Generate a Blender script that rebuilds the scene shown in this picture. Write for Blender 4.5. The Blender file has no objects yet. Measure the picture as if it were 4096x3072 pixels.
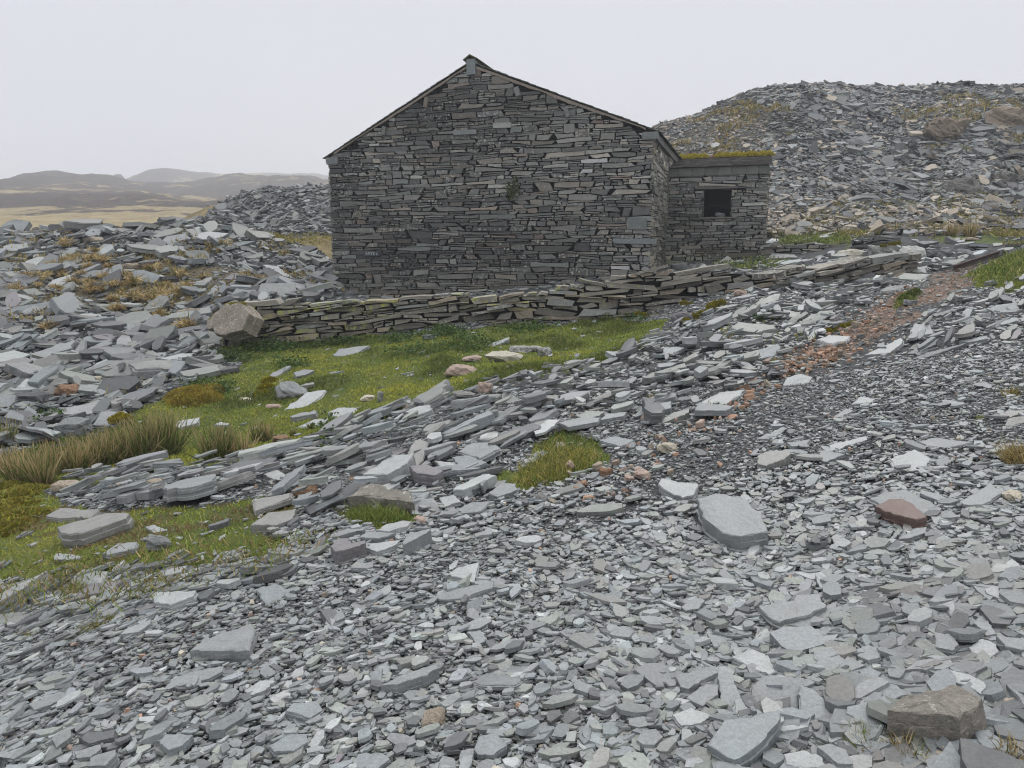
import bpy, bmesh, math, random
import numpy as np
from mathutils import Vector, Matrix

random.seed(7)
R = np.random.default_rng(11)
sc = bpy.context.scene
COL = sc.collection

# ------------------------------------------------------------------ camera model
F_PX, CX, CY, VH = 2924.0, 2048.0, 1536.0, 1024.0      # in the photograph's own 4096 x 3072 pixels
PITCH = math.atan((CY - VH) / F_PX)
CP, SP = math.cos(PITCH), math.sin(PITCH)
K = 4096.0 / 2212.0

def ray(u, v):
    x = (np.asarray(u, float) - CX) / F_PX
    y = -(np.asarray(v, float) - CY) / F_PX
    d = np.stack([x, CP + y * SP, -SP + y * CP], -1)
    return d / d[..., 1:2]                              # scaled so that Y == 1

def project(P):
    P = np.asarray(P, float)
    dep = P[..., 1] * CP - P[..., 2] * SP
    up = P[..., 1] * SP + P[..., 2] * CP
    dep = np.where(dep < 0.05, 0.05, dep)
    return CX + F_PX * P[..., 0] / dep, CY - F_PX * up / dep, dep

cam_d = bpy.data.cameras.new("camera")
cam = bpy.data.objects.new("camera", cam_d)
COL.objects.link(cam)
cam.location = (0, 0, 0)
cam.rotation_euler = (math.pi / 2 - PITCH, 0, 0)
cam_d.sensor_width = 36.0
cam_d.lens = 36.0 * F_PX / 4096.0
cam_d.clip_start = 0.05
cam_d.clip_end = 8000
sc.camera = cam

# ------------------------------------------------------------------ noise
def _hash(ix, iy, s):
    h = (ix.astype(np.int64) * 374761393 + iy.astype(np.int64) * 668265263 + s * 974711) & 0x7fffffff
    h = ((h ^ (h >> 13)) * 1274126177) & 0x7fffffff
    return ((h ^ (h >> 16)) & 0xffffff) / float(0xffffff)

def vnoise(x, y, s=0):
    x = np.asarray(x, float); y = np.asarray(y, float)
    ix = np.floor(x); iy = np.floor(y)
    fx = x - ix; fy = y - iy
    fx = fx * fx * (3 - 2 * fx); fy = fy * fy * (3 - 2 * fy)
    a = _hash(ix, iy, s); b = _hash(ix + 1, iy, s); c = _hash(ix, iy + 1, s); d = _hash(ix + 1, iy + 1, s)
    return (a + (b - a) * fx) * (1 - fy) + (c + (d - c) * fx) * fy - 0.5

def fbm(x, y, s=0, o=4):
    r = 0; a = 1.0
    for k in range(o):
        r = r + a * vnoise(x * 2 ** k + 17.3 * k, y * 2 ** k - 9.1 * k, s + k); a *= 0.5
    return r

# ------------------------------------------------------------------ terrain height
CTRL = """0 1659 2.25;1106 1659 2.08;2212 1659 1.95;0 1500 2.9;0 1330 4.1;2212 1300 2.9;2212 1000 4.6;2212 800 7.2;2212 690 10
1106 1400 2.95;1106 1200 4.0;1106 1080 5.0;1106 950 6.6;1106 870 8.0;1106 835 9.0;1106 815 10.4;600 1400 3.0;1650 1400 2.9;1650 1200 3.9
600 1080 5.6;600 1010 7.0;600 1200 4.2;300 1230 4.3;300 1100 5.8;300 1040 7.2;0 1200 5.3;0 1090 7.0;0 1010 9.0;300 990 9.2;520 965 9.3
700 900 10.3;800 930 8.6;900 855 10.8;900 885 9.0;1300 735 13.8;1380 700 15.3;1300 790 10.4
1400 1000 5.5;1400 900 7.1;1400 820 8.9;1400 762 10.8;1600 690 12.6;1600 780 9.6;1600 1000 5.2;1800 900 6.6;1800 760 9.8;1800 680 12.5
1900 640 14.5;2000 610 16;2100 590 17;2150 565 18.5;2000 700 10.2;2100 680 10.4;2212 620 12;2180 580 14;2212 545 16;2000 1000 4.8
500 748 16.5;700 738 16.8;900 715 17;1150 697 17;1380 690 16.6;700 820 12.8;1000 760 13.8;450 870 12.3;250 960 10.6;330 880 12
1000 652 19.5;1250 640 19.5;760 632 25;1420 592 22;1000 641 24;750 652 20;1500 605 19;0 940 11.5;150 900 12.5;300 850 13.5;440 780 15.5;470 720 17.5
0 800 15;0 700 18;0 600 22;0 520 26;200 800 15.5;200 700 18.5;200 600 22.5;200 496 26.5;400 700 19;400 600 23;400 493 27;550 660 19
600 600 24;600 535 27;690 560 27;700 625 22;640 518 38;450 481 40;570 503 40;500 440 45;570 412 47;690 408 47;820 408 47;690 470 41
0 505 70;300 490 75;0 465 140;300 465 130;400 447 165;0 440 185;0 388 340;60 385 345;130 381 360;200 387 420;270 383 520;340 379 620;430 372 720;500 379 850;560 382 950;640 390 1050;720 400 1150
150 420 230;300 420 260;430 420 330;430 395 480;250 400 340;600 425 500;600 405 750;1660 500 30;1850 490 30;2212 500 29;1430 278 48;1500 262 49;1600 215 51;1690 190 52;1850 190 52
2000 190 51;2212 200 48;1700 350 41;1900 350 41;2150 350 39;1500 350 43;1750 430 35;2100 430 33;1650 560 24.5;1437 580 25.3;1800 530 24
1950 520 23;2150 510 24;1700 600 19;1850 590 18.5;1550 612 18"""
cp = []
for t in CTRL.replace("\n", ";").split(";"):
    u, v, Y = map(float, t.split())
    cp.append(ray(u * K, v * K) * Y)
cp += [np.array(p, float) for p in [
    (0, -3, -1.5), (-6, -3, -2.0), (6, -3, -1.1), (-5, 0.3, -2.05), (5, 0.3, -1.15), (0, 0.6, -1.57), (-9, 5, -2.9), (-14, 9, -3.3),
    (-22, 13, -3.0), (-34, 24, 0.2), (8, 2.5, -0.9), (12, 6, -0.4), (20, 12, 0.6), (32, 18, 1.8), (42, 28, 4.0), (48, 38, 7.0),
    (-17, 33, -0.6), (-6, 34, -0.6), (-24, 36, -0.2), (-14, 56, 1.2), (-20, 58, 1.2), (2, 30, -0.2), (6, 33, 0.6), (2, 40, 2.4),
    (14, 64, 8.0), (24, 66, 8.4), (38, 66, 8.0), (48, 58, 8.0), (10, 58, 7.0), (4, 56, 5.5), (0, 100, 6), (60, 100, 9), (0, 200, 16),
    (150, 200, 14), (0, 500, 42), (300, 500, 35), (900, 1600, 60), (-500, 1500, 60), (-900, 1500, 50), (0, 1800, 70), (0, 2600, 50), (-1400, 2600, 50), (1500, 2500, 40), (-250, 480, 24), (-180, 520, 28), (-330, 560, 26),
    (-260, 520, 30), (-440, 660, 40), (-420, 960, 50), (-230, 150, 6), (-500, 400, 30)]]
cp = np.array(cp)

def _pq(X, Y):
    Yd = np.maximum(Y + 5.0, 0.8)
    return np.stack([1.8 * X / Yd, np.log(Yd)], -1), Yd

_cpq, _cyd = _pq(cp[:, 0], cp[:, 1])
def _tps(r2):
    return 0.5 * r2 * np.log(r2 + 1e-12)
_n = len(cp)
_A = np.zeros((_n + 3, _n + 3))
_A[:_n, :_n] = _tps(((_cpq[:, None] - _cpq[None]) ** 2).sum(-1)) + np.eye(_n) * 4e-4
_A[:_n, _n:] = np.c_[np.ones(_n), _cpq]
_A[_n:, :_n] = _A[:_n, _n:].T
_w = np.linalg.solve(_A, np.r_[cp[:, 2] / _cyd, 0, 0, 0])

def H0(X, Y):
    X = np.asarray(X, float); Y = np.asarray(Y, float)
    sh = X.shape; X = X.ravel(); Y = Y.ravel()
    out = np.empty(len(X))
    for i in range(0, len(X), 20000):
        q, yd = _pq(X[i:i + 20000], Y[i:i + 20000])
        r2 = ((q[:, None] - _cpq[None]) ** 2).sum(-1)
        out[i:i + 20000] = (_tps(r2) @ _w[:_n] + _w[_n] + q @ _w[_n + 1:]) * yd
    return out.reshape(sh)

def H(X, Y):
    X = np.asarray(X, float); Y = np.asarray(Y, float)
    z = H0(X, Y)
    a = 0.03 + 0.010 * np.clip(Y - 9, 0, 30)
    far = np.clip((Y - 60) / 40, 0, 1)
    z = z + a * (1 - far) * (fbm(X / 2.3, Y / 2.3, 3) + 0.3 * fbm(X / .6, Y / .6, 8, 2))
    z = z + far * np.clip(Y, 60, 500) * 0.012 * fbm(X / (8 + 0.04 * np.minimum(Y, 900)), Y / (12 + .08 * np.minimum(Y, 900)), 5, 6)
    return z

def hit(u, v):
    """first meeting of the sight lines through (u, v) with the terrain"""
    d = ray(np.atleast_1d(u), np.atleast_1d(v))
    Ys = np.geomspace(1.3, 75, 220)
    P = d[:, None, :] * Ys[None, :, None]
    g = P[..., 2] - H(P[..., 0], P[..., 1])
    below = g < 0
    k = np.where(below.any(1), below.argmax(1), len(Ys) - 1)
    k = np.maximum(k, 1)
    i = np.arange(len(d))
    g0, g1 = g[i, k - 1], g[i, k]
    t = np.clip(g0 / np.where(np.abs(g0 - g1) < 1e-9, 1, g0 - g1), 0, 1)
    Y = Ys[k - 1] + t * (Ys[k] - Ys[k - 1])
    P = d * Y[:, None]
    P[:, 2] = H(P[:, 0], P[:, 1])
    return P

def normal(X, Y, e=None):
    X = np.asarray(X, float); Y = np.asarray(Y, float)
    if e is None: e = 0.1 + 0.01 * np.abs(Y)
    nx = -(H(X + e, Y) - H(X - e, Y)) / (2 * e)
    ny = -(H(X, Y + e) - H(X, Y - e)) / (2 * e)
    n = np.stack([nx, ny, np.ones_like(nx)], -1)
    return n / np.linalg.norm(n, axis=-1, keepdims=True)

def inpoly(x, y, poly):
    poly = np.asarray(poly, float)
    r = np.zeros(np.shape(x), bool)
    j = len(poly) - 1
    for i in range(len(poly)):
        xi, yi = poly[i]; xj, yj = poly[j]
        c = ((yi > y) != (yj > y)) & (x < (xj - xi) * (y - yi) / (yj - yi + 1e-12) + xi)
        r ^= c
        j = i
    return r

def poly(s):
    a = np.array([float(t) for t in s.replace(",", " ").split()])
    return a.reshape(-1, 2)

# areas of the place, as seen on the picture (2212 px wide) and laid onto the terrain
GRASS = [poly(s) for s in [
    "480 755,560 745,700 738,900 718,1150 700,1300 690,1420 690,1440 715,1390 748,1330 775,1180 810,1050 838,900 880,760 925,650 955,560 985,470 1012,380 1020,250 1035,60 1062,0 1062,0 985,100 960,200 935,280 900,350 870,400 835,540 802,510 775",
    "-80 1060,110 1068,200 1100,400 1105,540 1075,620 1070,640 1100,560 1140,620 1160,600 1195,520 1215,300 1225,150 1240,-80 1265",
    "1060 1010,1130 1020,1160 960,1230 930,1300 965,1310 1005,1230 1040,1130 1062,1070 1040",
    "740 1100,900 1105,905 1120,800 1142,750 1132", "2090 602,2212 545,2300 520,2300 600,2160 628",
    "1690 518,1840 510,1840 530,1690 532", "1990 498,2300 470,2300 528,2050 522", "1560 570,1700 562,1720 585,1600 590"]]
DRY = [poly(s) for s in ["540 514,720 511,720 530,600 530", "60 650,180 590,300 540,420 560,520 600,540 640,420 690,300 690,120 690",
                         "1440 330,1500 270,1640 225,1700 260,1700 330,1640 345", "1860 440,2000 400,2212 380,2212 480,2000 500,1860 490",
                         "1990 255,2212 210,2212 330,2000 320"]]
PINK = [poly("2090 578,2145 574,2130 606,2010 660,1890 735,1850 765,1770 790,1740 770,1830 715,1930 640,2030 596")]
BANK = poly("150 1030,480 1005,600 985,760 925,900 875,1060 835,1180 805,1340 765,1400 735,1480 690,1600 650,1640 612,1640 575,1850 556,2000 536,2120 548,2060 580,1930 612,1840 680,1740 760,1680 830,1500 900,1300 930,1150 950,1060 1000,1050 1060,930 1110,740 1180,590 1200,640 1120,560 1060,400 1100,180 1085")
LOWB = poly("-60 1262,300 1222,600 1188,740 1178,600 1262,300 1335,-60 1375")
RBANK = poly("1960 705,2050 650,2140 622,2230 596,2290 600,2290 740,2100 772,1980 762")
CORNER = poly("1700 1400,1900 1290,2300 1180,2300 1720,1460 1720,1520 1560")
LHEAP = poly("-90 520,150 486,420 480,560 520,712 535,740 630,640 655,520 658,450 690,470 770,505 800,400 840,300 892,100 955,-90 990")
FHEAP = poly("398 494,470 450,560 406,730 400,730 508,560 512")
RHEAP = poly("1380 300,1430 268,1600 205,1690 180,2300 176,2300 505,1640 512,1640 340,1440 400")
TERR = poly("1640 520,2230 500,2230 560,2000 560,1640 580")

def classify(X, Y, Z, warp=True):
    P = np.stack([X, Y, Z], -1)
    u, v, dep = project(P)
    u = u / K; v = v / K
    if warp:
        s = 26.0
        wx = fbm(X * 1.1, Y * 1.1, 21, 4); wy = fbm(X * 1.1, Y * 1.1, 31, 4)
        u = u + wx * s * 2; v = v + wy * s * (0.5 + 0.5 * np.clip((v - 500) / 600, 0, 1))
    ok = Y > 1.0
    def any_(ps):
        r = np.zeros(np.shape(u), bool)
        for p in ps: r |= inpoly(u, v, p)
        return r & ok
    return dict(grass=any_(GRASS), dry=any_(DRY), pink=any_(PINK), u=u, v=v, ok=ok)

# ------------------------------------------------------------------ mesh soup
class Soup:
    def __init__(s):
        s.V = []; s.F = []; s.S = []; s.T = []; s.Y = []; s.M = []; s.n = 0
    def add(s, V, F, S, T, Y=None, m=0):
        V = np.asarray(V, float).reshape(-1, 3)
        s.V.append(V); s.F.append(np.asarray(F).ravel() + s.n); S = np.asarray(S).ravel(); s.S.append(S)
        T = np.asarray(T, float)
        s.T.append(np.broadcast_to(T, (len(V), 4)))
        s.Y.append(np.broadcast_to(0.0 if Y is None else Y, (len(V),)))
        s.M.append(np.full(len(S), m)); s.n += len(V)
    def mesh(s, name, mats, origin=None, smooth=False):
        V = np.concatenate(s.V); F = np.concatenate(s.F).astype(np.int32); S = np.concatenate(s.S).astype(np.int32)
        if origin is not None: V = V - np.asarray(origin)
        me = bpy.data.meshes.new(name)
        me.vertices.add(len(V)); me.vertices.foreach_set("co", V.astype(np.float32).ravel())
        me.loops.add(len(F)); me.loops.foreach_set("vertex_index", F)
        me.polygons.add(len(S))
        st = np.zeros(len(S), np.int32); st[1:] = np.cumsum(S)[:-1]
        me.polygons.foreach_set("loop_start", st); me.polygons.foreach_set("loop_total", S)
        me.polygons.foreach_set("material_index", np.concatenate(s.M).astype(np.int32))
        me.polygons.foreach_set("use_smooth", np.full(len(S), smooth))
        a = me.attributes.new("tint", 'FLOAT_COLOR', 'POINT'); a.data.foreach_set("color", np.concatenate(s.T).astype(np.float32).ravel())
        a = me.attributes.new("yl", 'FLOAT', 'POINT'); a.data.foreach_set("value", np.concatenate(s.Y).astype(np.float32))
        for m in (mats if isinstance(mats, (list, tuple)) else [mats]): me.materials.append(m)
        me.update(calc_edges=True)
        return me
    def build(s, name, mats, parent=None, origin=None, smooth=False):
        o = bpy.data.objects.new(name, s.mesh(name, mats, origin, smooth))
        COL.objects.link(o)
        if origin is not None and parent is None: o.location = tuple(origin)
        if parent is not None: o.parent = parent
        return o

def tag(o, label=None, cat=None, group=None, kind=None):
    if cat and not kind: kind = 'thing'
    if label: o["label"] = label
    if cat: o["category"] = cat
    if group: o["group"] = group
    if kind: o["kind"] = kind
    return o

def empty(name, loc, label, cat, group=None):
    o = bpy.data.objects.new(name, None); COL.objects.link(o); o.location = loc
    return tag(o, label, cat, group)

def unit(v):
    return v / np.maximum(np.linalg.norm(v, axis=-1, keepdims=True), 1e-9)

def frames(n, yaw):
    d = np.stack([np.cos(yaw), np.sin(yaw), np.zeros_like(yaw)], -1)
    e1 = unit(d - n * (d * n).sum(-1, keepdims=True))
    return e1, np.cross(n, e1)

def outlines(N, k, a, b, skew=0.35, rough=0.22):
    ang = (np.arange(k)[None] + R.uniform(-.36, .36, (N, k)) + R.uniform(0, 1, (N, 1))) / k * 2 * np.pi
    r = R.uniform(1 - rough, 1 + rough * .6, (N, k))
    x = np.cos(ang) * r; y = np.sin(ang) * r
    x = np.sign(x) * np.abs(x) ** 0.85; y = np.sign(y) * np.abs(y) ** 0.85
    x = x * a[:, None]; y = y * b[:, None]
    x = x + R.normal(0, skew, (N, 1)) * y
    return np.stack([x, y], -1)

def prisms(sp, C, e1, e2, n, O, t, tint, yl=0.0, ins=0.05, tiers=1, flare=0.04, rel=0.18, base=None, m=0):
    """N flat stones: outline O (N,k,2) in the plane e1,e2, thickness t along n, resting at C"""
    N, k = O.shape[:2]
    t = np.broadcast_to(t, (N,)); 
    cen = O.mean(1, keepdims=True); D = O - cen
    ext = np.abs(D).max(1).min(-1)                       # short half-width
    rings = []
    def ring(scale_in, z):
        L = np.linalg.norm(D, axis=-1, keepdims=True)
        Q = cen + D * np.maximum(1 - (scale_in * ext)[:, None, None] / np.maximum(L, 1e-6), 0.1)
        z = np.broadcast_to(z, (N, k))
        return (C[:, None] + Q[..., :1] * e1[:, None] + Q[..., 1:] * e2[:, None] + z[..., None] * n[:, None])
    one = np.ones(N)
    zb = -0.15 * t if base is None else np.broadcast_to(base, (N,))
    rings.append(ring(-flare * one + R.uniform(-.03, .03, N), zb[:, None] + 0 * O[..., 0]))
    if tiers == 2:
        rings.append(ring(R.uniform(-.02, .05, N), (t * R.uniform(.45, .7, N))[:, None] * (1 + R.uniform(-.1, .1, (N, k)))))
        rings.append(ring(R.uniform(-.06, .03, N), (t * R.uniform(.75, .86, N))[:, None] + 0 * O[..., 0]))
    rings.append(ring(ins * one * R.uniform(.5, 1.6, N), t[:, None] * (1 + rel * R.uniform(-1, .6, (N, k)))))
    V = np.stack(rings, 1)                               # N, r, k, 3
    r = V.shape[1]
    idx = np.arange(N * r * k).reshape(N, r, k)
    q = []
    for j in range(r - 1):
        a = idx[:, j]; b = np.roll(idx[:, j], -1, 1); c = np.roll(idx[:, j + 1], -1, 1); d = idx[:, j + 1]
        q.append(np.stack([a, b, c, d], -1).reshape(-1))
    top = idx[:, -1].reshape(-1)
    F = np.concatenate(q + [top])
    S = np.concatenate([np.full(N * k * (r - 1), 4), np.full(N, k)])
    T = np.repeat(np.broadcast_to(tint, (N, 4)), r * k, axis=0)
    Yv = np.repeat(np.broadcast_to(yl, (N,)), r * k)
    sp.add(V.reshape(-1, 3), F, S, T, Yv, m)

def boxes_np(sp, P, tint, yl=0.0, m=0):
    """P (8,3): bottom 4 then top 4"""
    F = [0, 3, 2, 1, 4, 5, 6, 7, 0, 1, 5, 4, 1, 2, 6, 5, 2, 3, 7, 6, 3, 0, 4, 7]
    sp.add(P, F, [4] * 6, tint, yl, m)

# ------------------------------------------------------------------ materials
def newmat(name):
    m = bpy.data.materials.new(name); m.use_nodes = True
    nt = m.node_tree; nt.nodes.clear()
    return m, nt, nt.nodes.new, nt.links.new

def principled(nt, rough=0.7, spec=0.4):
    o = nt.nodes.new("ShaderNodeOutputMaterial"); b = nt.nodes.new("ShaderNodeBsdfPrincipled")
    b.inputs["Roughness"].default_value = rough; b.inputs["Specular IOR Level"].default_value = spec
    nt.links.new(b.outputs[0], o.inputs[0])
    return b

def noise(nt, vec, scale, detail=4, rough=0.55):
    n = nt.nodes.new("ShaderNodeTexNoise"); n.inputs["Scale"].default_value = scale
    n.inputs["Detail"].default_value = detail; n.inputs["Roughness"].default_value = rough
    nt.links.new(vec, n.inputs["Vector"])
    return n.outputs["Fac"]

def ramp(nt, fac, stops):
    r = nt.nodes.new("ShaderNodeValToRGB"); el = r.color_ramp.elements
    while len(el) < len(stops): el.new(0.5)
    for e, (p, c) in zip(el, stops):
        e.position = p; e.color = (c, c, c, 1) if not hasattr(c, "__len__") else (*c, 1)
    nt.links.new(fac, r.inputs[0]); return r.outputs[0]

def mixc(nt, fac, a, b, mode='MIX'):
    n = nt.nodes.new("ShaderNodeMix"); n.data_type = 'RGBA'; n.blend_type = mode
    for s, v in ((n.inputs[0], fac), (n.inputs[6], a), (n.inputs[7], b)):
        if hasattr(v, "links"): nt.links.new(v, s)
        elif hasattr(v, "__len__"): s.default_value = (*v, 1) if len(v) == 3 else v
        else: s.default_value = v
    return n.outputs[2]

def math_(nt, op, a, b=0.0, clamp=False):
    n = nt.nodes.new("ShaderNodeMath"); n.operation = op; n.use_clamp = clamp
    for s, v in zip(n.inputs, (a, b)):
        if hasattr(v, "links"): nt.links.new(v, s)
        else: s.default_value = v
    return n.outputs[0]

def slate_material(name, scale=1.0, rough=0.55, bump=0.35, spec=0.5):
    m, nt, N, L = newmat(name)
    b = principled(nt, rough, spec)
    pos = N("ShaderNodeNewGeometry").outputs["Position"]
    at = N("ShaderNodeAttribute"); at.attribute_name = "tint"
    yl = N("ShaderNodeAttribute"); yl.attribute_name = "yl"
    n1 = noise(nt, pos, 9 * scale, 6, 0.62)
    n2 = noise(nt, pos, 70 * scale, 3, 0.6)
    n6 = noise(nt, pos, 260 * scale, 2, 0.6)
    v = math_(nt, 'ADD', math_(nt, 'MULTIPLY', n1, 0.75), math_(nt, 'MULTIPLY', n2, 0.8))
    v = math_(nt, 'ADD', v, math_(nt, 'MULTIPLY', n6, 0.8))
    v = math_(nt, 'ADD', v, -0.18)
    hs = N("ShaderNodeVectorMath"); hs.operation = 'SCALE'; L(at.outputs["Color"], hs.inputs[0]); L(v, hs.inputs["Scale"])
    col = hs.outputs[0]
    # rusty / ochre weathering veins
    n4 = noise(nt, pos, 3.1 * scale, 5, 0.6)
    ru = math_(nt, 'MULTIPLY', ramp(nt, n4, [(0.56, 0.0), (0.70, 1.0)]), 0.15)
    col = mixc(nt, ru, col, (0.15, 0.132, 0.105))
    # pale grey crust lichen, amount in tint alpha
    n3 = noise(nt, pos, 34 * scale, 4, 0.7)
    th = math_(nt, 'SUBTRACT', 0.80, math_(nt, 'MULTIPLY', at.outputs["Alpha"], 0.30))
    w = math_(nt, 'MULTIPLY', math_(nt, 'SUBTRACT', n3, th), 9.0, True)
    col = mixc(nt, w, col, (0.40, 0.40, 0.36))
    # yellow-green lichen
    n5 = noise(nt, pos, 15 * scale, 5, 0.72)
    th2 = math_(nt, 'SUBTRACT', 0.86, math_(nt, 'MULTIPLY', yl.outputs["Fac"], 0.40))
    w2 = math_(nt, 'MULTIPLY', math_(nt, 'SUBTRACT', n5, th2), 7.0, True)
    col = mixc(nt, w2, col, (0.34, 0.35, 0.085))
    L(col, b.inputs["Base Color"])
    bp = N("ShaderNodeBump"); bp.inputs["Strength"].default_value = bump; bp.inputs["Distance"].default_value = 0.012 / scale
    hgt = math_(nt, 'ADD', math_(nt, 'MULTIPLY', n1, 1.2), math_(nt, 'MULTIPLY', n2, 0.5))
    L(hgt, bp.inputs["Height"]); L(bp.outputs[0], b.inputs["Normal"])
    L(ramp(nt, n1, [(0.3, rough - .12), (0.7, rough + .14)]), b.inputs["Roughness"])
    return m

M_SLATE = slate_material("slate")
M_FAR = slate_material("slate_heap", 0.35, 0.68, 0.3)
M_WALL = slate_material("wall_slate", 0.42, 0.70, 0.6, 0.35)
M_ROCK = slate_material("weathered_rock", 0.6, 0.85, 0.9, 0.2)

def tint_material(name, rough=0.75, spec=0.2, var=0.5, scale=3.0, trans=0.0):
    m, nt, N, L = newmat(name)
    b = principled(nt, rough, spec)
    pos = N("ShaderNodeNewGeometry").outputs["Position"]
    at = N("ShaderNodeAttribute"); at.attribute_name = "tint"
    v = math_(nt, 'ADD', math_(nt, 'MULTIPLY', noise(nt, pos, scale, 5), var), 1 - var * .5)
    hs = N("ShaderNodeVectorMath"); hs.operation = 'SCALE'; L(at.outputs["Color"], hs.inputs[0]); L(v, hs.inputs["Scale"])
    L(hs.outputs[0], b.inputs["Base Color"])
    if trans:
        t = N("ShaderNodeBsdfTranslucent"); mx = N("ShaderNodeMixShader"); mx.inputs[0].default_value = trans
        L(hs.outputs[0], t.inputs[0]); L(b.outputs[0], mx.inputs[1]); L(t.outputs[0], mx.inputs[2])
        L(mx.outputs[0], [n for n in nt.nodes if n.type == 'OUTPUT_MATERIAL'][0].inputs[0])
    return m

M_BLADE = tint_material("grass_blades", 0.6, 0.25, 0.5, 2.0, 0.25)
M_MORTAR = tint_material("old_mortar", 0.95, 0.1, 0.9, 14.0)
M_DARK = tint_material("wall_core", 0.95, 0.1, 0.5, 5.0)
M_IRON = tint_material("rusty_iron", 0.8, 0.3, 0.9, 20.0)

def ground_material():
    m, nt, N, L = newmat("ground")
    b = principled(nt, 0.85, 0.25)
    pos = N("ShaderNodeNewGeometry").outputs["Position"]
    at = N("ShaderNodeAttribute"); at.attribute_name = "mask"          # r grass, g dry grass, b pink gravel
    sp = N("ShaderNodeSeparateColor"); L(at.outputs["Color"], sp.inputs[0])
    n1 = noise(nt, pos, 0.7, 6); n2 = noise(nt, pos, 6, 6, 0.7); n3 = noise(nt, pos, 90, 3, 0.7)
    vo = N("ShaderNodeTexVoronoi"); vo.inputs["Scale"].default_value = 75; L(pos, vo.inputs["Vector"])
    vr = N("ShaderNodeSeparateColor"); L(vo.outputs["Color"], vr.inputs[0])
    g = math_(nt, 'ADD', math_(nt, 'MULTIPLY', vr.outputs[0], 0.5), math_(nt, 'MULTIPLY', n2, 0.5))
    scree = ramp(nt, g, [(0.15, (0.018, 0.0185, 0.019)), (0.55, (0.062, 0.065, 0.067)), (0.9, (0.16, 0.168, 0.172))])
    pink = ramp(nt, g, [(0.15, (0.055, 0.042, 0.038)), (0.5, (0.16, 0.115, 0.092)), (0.9, (0.36, 0.25, 0.185))])
    gn = math_(nt, 'ADD', math_(nt, 'MULTIPLY', n1, 0.65), math_(nt, 'MULTIPLY', n2, 0.4))
    grass = ramp(nt, gn, [(0.33, (0.03, 0.045, 0.01)), (0.52, (0.075, 0.105, 0.022)), (0.72, (0.15, 0.15, 0.035))])
    dry = ramp(nt, gn, [(0.3, (0.075, 0.06, 0.028)), (0.55, (0.19, 0.15, 0.065)), (0.75, (0.27, 0.22, 0.10))])
    col = mixc(nt, sp.outputs[2], scree, pink)
    col = mixc(nt, sp.outputs[1], col, dry)
    col = mixc(nt, sp.outputs[0], col, grass)
    L(col, b.inputs["Base Color"])
    bp = N("ShaderNodeBump"); bp.inputs["Strength"].default_value = 0.8; bp.inputs["Distance"].default_value = 0.02
    L(math_(nt, 'ADD', vo.outputs["Distance"], math_(nt, 'MULTIPLY', n3, .6)), bp.inputs["Height"]); L(bp.outputs[0], b.inputs["Normal"])
    return m

def moor_material():
    m, nt, N, L = newmat("moor")
    b = principled(nt, 0.95, 0.1)
    pos = N("ShaderNodeNewGeometry").outputs["Position"]
    at = N("ShaderNodeAttribute"); at.attribute_name = "mask"
    sp = N("ShaderNodeSeparateColor"); L(at.outputs["Color"], sp.inputs[0])   # r heather, g rock
    mp = N("ShaderNodeMapping"); L(pos, mp.inputs[0]); mp.inputs["Scale"].default_value = (1, 0.55, 2.0)
    n1 = noise(nt, mp.outputs[0], 0.045, 10, 0.72); n2 = noise(nt, mp.outputs[0], 0.16, 7, 0.7); n3 = noise(nt, mp.outputs[0], 0.6, 5, 0.75)
    f = math_(nt, 'ADD', n3, math_(nt, 'MULTIPLY', n2, 0.5))
    grass = ramp(nt, f, [(0.55, (0.12, 0.095, 0.05)), (0.75, (0.235, 0.19, 0.105)), (0.95, (0.32, 0.27, 0.16))])
    hea = ramp(nt, f, [(0.5, (0.012, 0.010, 0.010)), (0.78, (0.035, 0.027, 0.026)), (0.98, (0.12, 0.098, 0.065))])
    k = math_(nt, 'ADD', math_(nt, 'ADD', math_(nt, 'MULTIPLY', n1, 2.4), math_(nt, 'MULTIPLY', n2, 1.8)), sp.outputs[0])
    col = mixc(nt, ramp(nt, math_(nt, 'MULTIPLY', k, 0.4), [(0.78, 0.0), (0.83, 1.0)]), grass, hea)
    col = mixc(nt, ramp(nt, math_(nt, 'ADD', n3, sp.outputs[1]), [(0.98, 0), (1.08, 1)]), col, (0.34, 0.33, 0.31))
    L(col, b.inputs["Base Color"])
    return m
M_GROUND = ground_material(); M_MOOR = moor_material()
# ------------------------------------------------------------------ ground sheet and far hills
def grid_mesh(name, s, q, mat, maskf, kind='structure'):
    p = 0.62 * s + 1.9 * s ** 5
    Yd = np.exp(q)
    X = p[None, :] * Yd[:, None]; Y = np.repeat((Yd - 5)[:, None], len(p), 1)
    Z = H(X, Y)
    nr, nc = X.shape
    V = np.stack([X, Y, Z], -1).reshape(-1, 3)
    i = np.arange(nr * nc).reshape(nr, nc)
    F = np.stack([i[:-1, :-1], i[:-1, 1:], i[1:, 1:], i[1:, :-1]], -1).reshape(-1)
    sp = Soup(); sp.add(V, F, np.full(len(F) // 4, 4), (1, 1, 1, 1))
    o = sp.build(name, mat, smooth=True)
    a = o.data.attributes.new("mask", 'FLOAT_COLOR', 'POINT')
    a.data.foreach_set("color", maskf(V).astype(np.float32).ravel())
    return tag(o, kind=kind)

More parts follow.
